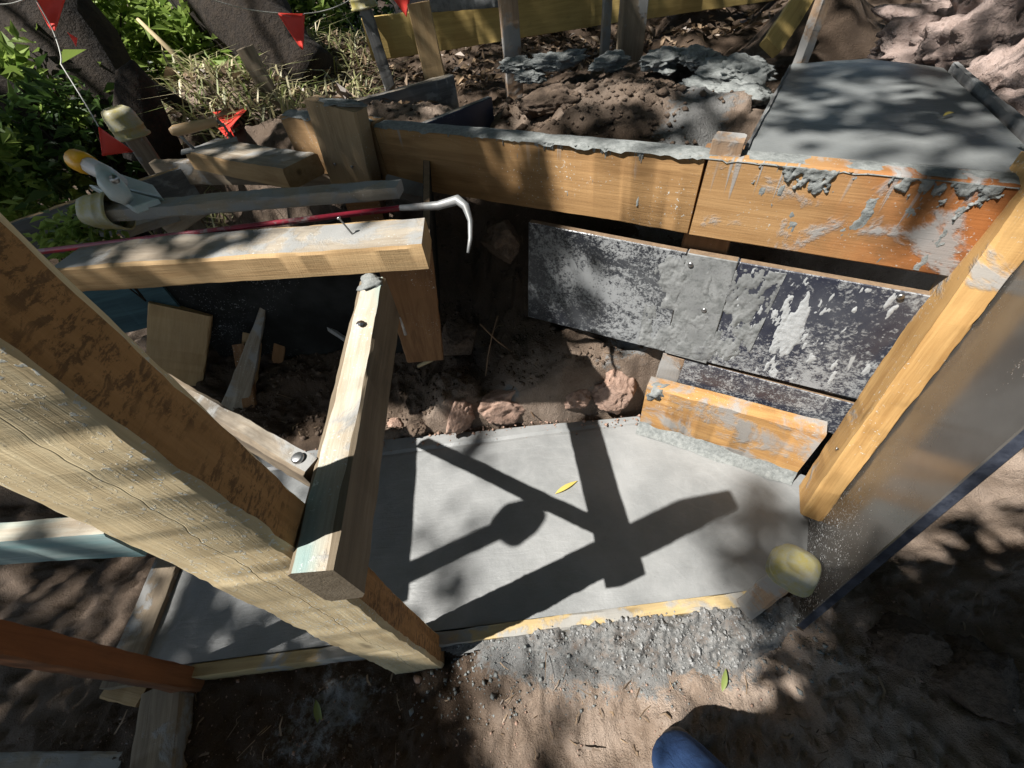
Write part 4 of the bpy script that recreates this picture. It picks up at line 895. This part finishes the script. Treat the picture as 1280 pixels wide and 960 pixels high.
# overhead crowns that give the dappled shade (positions from where the sun has to pass)
def shade(u, v):
    """how closed the canopy is above the ground spot (u, v) seen along the sun"""
    d = .97+.0*u
    def hole(d, cx, cy, rx, ry, k, ang=0.0):
        c, s = math.cos(ang), math.sin(ang); a = ((u-cx)*c+(v-cy)*s)/rx; b = (-(u-cx)*s+(v-cy)*c)/ry
        return d-k*np.exp(-(a*a+b*b)**1.5)
    d = hole(d, .10, .50, .62, .36, 1.1); d = hole(d, .55, .60, .38, .32, 1.0)
    d = hole(d, .20, .05, .44, .19, .95, .25); d = hole(d, 1.02, .46, .34, .24, 1.15); d = hole(d, 1.12, .70, .28, .18, .85)
    d = hole(d, .74, .95, .44, .17, .95, -.55); d = hole(d, .82, 1.58, .30, .08, .97); d = hole(d, 1.9, 1.45, .45, .35, .75)
    d = hole(d, -.10, 1.38, .20, .08, .6); d = hole(d, 0.05, .86, .45, .10, .45); d = hole(d, -.45, 1.45, .5, .25, .2)
    d = hole(d, -1.0, 3.0, .95, .85, .97); d = hole(d, -.35, .50, .30, .28, .7); d = hole(d, -1.8, 4.2, 1.7, 2.0, .97); d = hole(d, -2.1, 1.9, 1.0, .7, .95); d = hole(d, 1.15, 1.0, .4, .3, .22); d = hole(d, .05, 2.75, .32, .13, .97)
    d = hole(d, -.95, 1.36, .28, .12, .9); d = hole(d, -.9, .42, .2, .10, .3); d = hole(d, -.72, .27, .20, .16, -.8); d = hole(d, .9, -.1, .5, .22, -.6)
    return np.clip(d, 0.0, 1)
tD = trunk('tree', 'tall tree beyond the right edge whose leaves shade the landing', [Vector((4.2, 2.6, .5)), Vector((4.1, 2.4, 3)), Vector((3.9, 2.2, 6.5))], [.22, .18, .08])
rg = np.random.default_rng(77)
n = 30000
u = rg.uniform(-5.5, 12.0, n); v = rg.uniform(-6.0, 11.0, n)
core = (u > -3.2) & (u < 3.4) & (v > -1.6) & (v < 5.5)
keep = (rg.random(n) < shade(u, v)) & (core | (rg.random(n) < .45)); u, v, core = u[keep], v[keep], core[keep]
t = np.where(core, rg.uniform(3.6, 7.2, len(u)), rg.uniform(4.2, 9.5, len(u))); K = np.column_stack([u, v, np.zeros(len(u))])+np.array(SD)*t[:, None]
K = np.concatenate([K, K[core]+rg.normal(size=(core.sum(), 3))*.10]) if False else K
def shade_clumps(n, fu, fv, ok, t0, t1, seed):  # added unseen leaf clumps, set along the sun rays to darken chosen spots
    g = np.random.default_rng(seed); a, b = g.uniform(*fu, n), g.uniform(*fv, n); m = ok(a, b); a, b = a[m], b[m]
    return np.column_stack([a, b, np.zeros(len(a))])+np.array(SD)*g.uniform(t0, t1, len(a))[:, None]
B = [shade_clumps(4200, (.40, 1.9), (-.55, .21), lambda a, b: ((a > .76) & (b < .13)) | ((a > .50) & (b < -.01)), 2.2, 2.9, 881),
     shade_clumps(420, (-1.5, -.30), (-.5, .20), lambda a, b: fbm(a*5, b*5, 0, 4, 2) > -.45, 3.2, 5.0, 882),
     shade_clumps(11, (.42, .64), (.20, .38), lambda a, b: a+b > .70, 6, 8.5, 884), shade_clumps(3, (-.30, -.18), (.36, .48), lambda a, b: a < 9, 6, 8, 885),
     shade_clumps(420, (-.95, .50), (.96, 1.30), lambda a, b: fbm(a*5, b*5, 0, 8, 2) > -.5, 3.2, 5.0, 883)]
nb = sum(len(q) for q in B); K = np.concatenate([K]+B); core = np.concatenate([core, np.ones(nb, bool)])  # added shade clumps merged into the tree crowns
own = np.where(K[:, 0] < -3.2, 0, np.where(K[:, 0] < 1.2, 1, 2))
for j, R in enumerate((tA, tB, tD)):
    for cc, sz, sp, per in ((True, .08, .045, 10), (False, .22, .16, 9)):
        kk = K[(own == j) & (core == cc)]
        if len(kk): leaves('crown', (kk[:, None]+rg.normal(size=(len(kk), per, 3))*sp).reshape(-1, 3), sz, 'leaf2', R, 400+j*2+cc, .4, .5)
    for k in K[(own == j) & ~core][::160]:
        b = (Vector((-3.9, .4, 4.6)), Vector((-2.68, 3.3, 5)), Vector((3.95, 2.25, 5.5)))[j]; k = Vector(k); m = b.lerp(k, .55)+Vector((0, 0, .3))
        tube('limb', [b, m, k], [.022, .012, .004], M['bark'], R, 6)

# ------------------------------------------------------------------ the person taking the picture (one foot in frame)
def skin(name, V, E, R, mat, parent, sub=2, rootv=0):
    me = bpy.data.meshes.new(name); me.from_pydata([tuple(v) for v in V], E, []); o = bpy.data.objects.new(name, me); col.objects.link(o)
    m = o.modifiers.new('skin', 'SKIN'); m.use_smooth_shade = True
    for i, r in enumerate(R): me.skin_vertices[0].data[i].radius = (r, r) if not isinstance(r, tuple) else r
    me.skin_vertices[0].data[rootv].use_root = True
    s = o.modifiers.new('sub', 'SUBSURF'); s.levels = s.render_levels = sub; me.materials.append(mat)
    if parent: child(o, parent)
    return o
hem = at(833, 936, .06); toe = at(868, 922, -.005)
pr = root('person', 'person in blue jeans and black boots standing at the bottom edge, one foot showing', 'person', (.2, -.25, -.05))
hipR, hipL = Vector((.30, -.42, .86)), Vector((.12, -.48, .86)); kneeR = Vector((.27, -.24, .47)); kneeL = Vector((.08, -.42, .46)); ankL = Vector((.05, -.46, .06))
chest = Vector((.20, -.27, 1.30)); neck = Vector((.18, -.21, 1.44)); head = Vector((.15, -.13, 1.57)); pel = Vector((.21, -.42, .90))
shR, shL = Vector((.38, -.25, 1.37)), Vector((.01, -.27, 1.37)); elR, elL = Vector((.40, -.20, 1.13)), Vector((-.12, -.24, 1.13)); haR, haL = Vector((.10, -.085, 1.06)), Vector((-.085, -.09, 1.07))
skin('body', [pel, (pel+chest)/2, chest, neck, head, head+Vector((0, .01, .09)), shR, elR, haR, shL, elL, haL, hipR, kneeR, hem+Vector((.01, -.03, .02)), hipL, kneeL, ankL],
     [(0, 1), (1, 2), (2, 3), (3, 4), (4, 5), (2, 6), (6, 7), (7, 8), (2, 9), (9, 10), (10, 11), (0, 12), (12, 13), (13, 14), (0, 15), (15, 16), (16, 17)],
     [.13, .13, .14, .055, .085, .06, .06, .042, .026, .06, .042, .026, .08, .052, .036, .08, .052, .036], M['skin'], pr)
skin('shirt', [pel+Vector((0, 0, .02)), (pel+chest)/2, chest, shR, (shR+elR)/2, shL, (shL+elL)/2, chest+Vector((0, .01, .09))], [(0, 1), (1, 2), (2, 3), (3, 4), (2, 5), (5, 6), (2, 7)], [.155, .155, .165, .08, .07, .08, .07, .09], M['shirt'], pr)
skin('jeans', [pel, hipR, (hipR+kneeR)/2, kneeR, (kneeR+hem)/2, hem, hipL, (hipL+kneeL)/2, kneeL, ankL], [(0, 1), (1, 2), (2, 3), (3, 4), (4, 5), (0, 6), (6, 7), (7, 8), (8, 9)], [.16, .10, .09, .07, .057, .050, .10, .09, .07, .06], M['denim'], pr)
skin('boot', [hem+Vector((.02, -.07, -.055)), hem+Vector((.03, .0, -.06)), toe+Vector((-.004, -.012, -.005))], [(0, 1), (1, 2)], [.045, .05, .034], M['boot'], pr, 3)
skin('boot', [ankL+Vector((0, -.04, -.05)), ankL+Vector((0, .06, -.05)), ankL+Vector((0, .15, -.06))], [(0, 1), (1, 2)], [.045, .045, .036], M['boot'], pr, 3)
lump('hair', head+Vector((0, -.015, .05)), (.095, .11, .10), M['hair'], 501, pr, .08, 2, 3)
for hc, sg in ((haR, 1), (haL, -1)):
    for f in range(5):
        d = Vector((-sg*.035, .012+.004*f, .02-.018*f)) if f else Vector((-sg*.02, .01, .045))
        skin('finger', [hc, hc+d*.9, hc+d*1.6+Vector((0, .02, 0))], [(0, 1), (1, 2)], [.010, .009, .008], M['skin'], pr, 1)
ph = root('phone', 'phone held up in both hands behind the lens', 'phone', (0, -.05, 1.05))
fwd = RM.col[2]
timber('phone_body', CAM-fwd*.03-RM.col[0]*.075, CAM-fwd*.03+RM.col[0]*.075, RM.col[1], .072, .008, M['phone'], ph, wob=0)
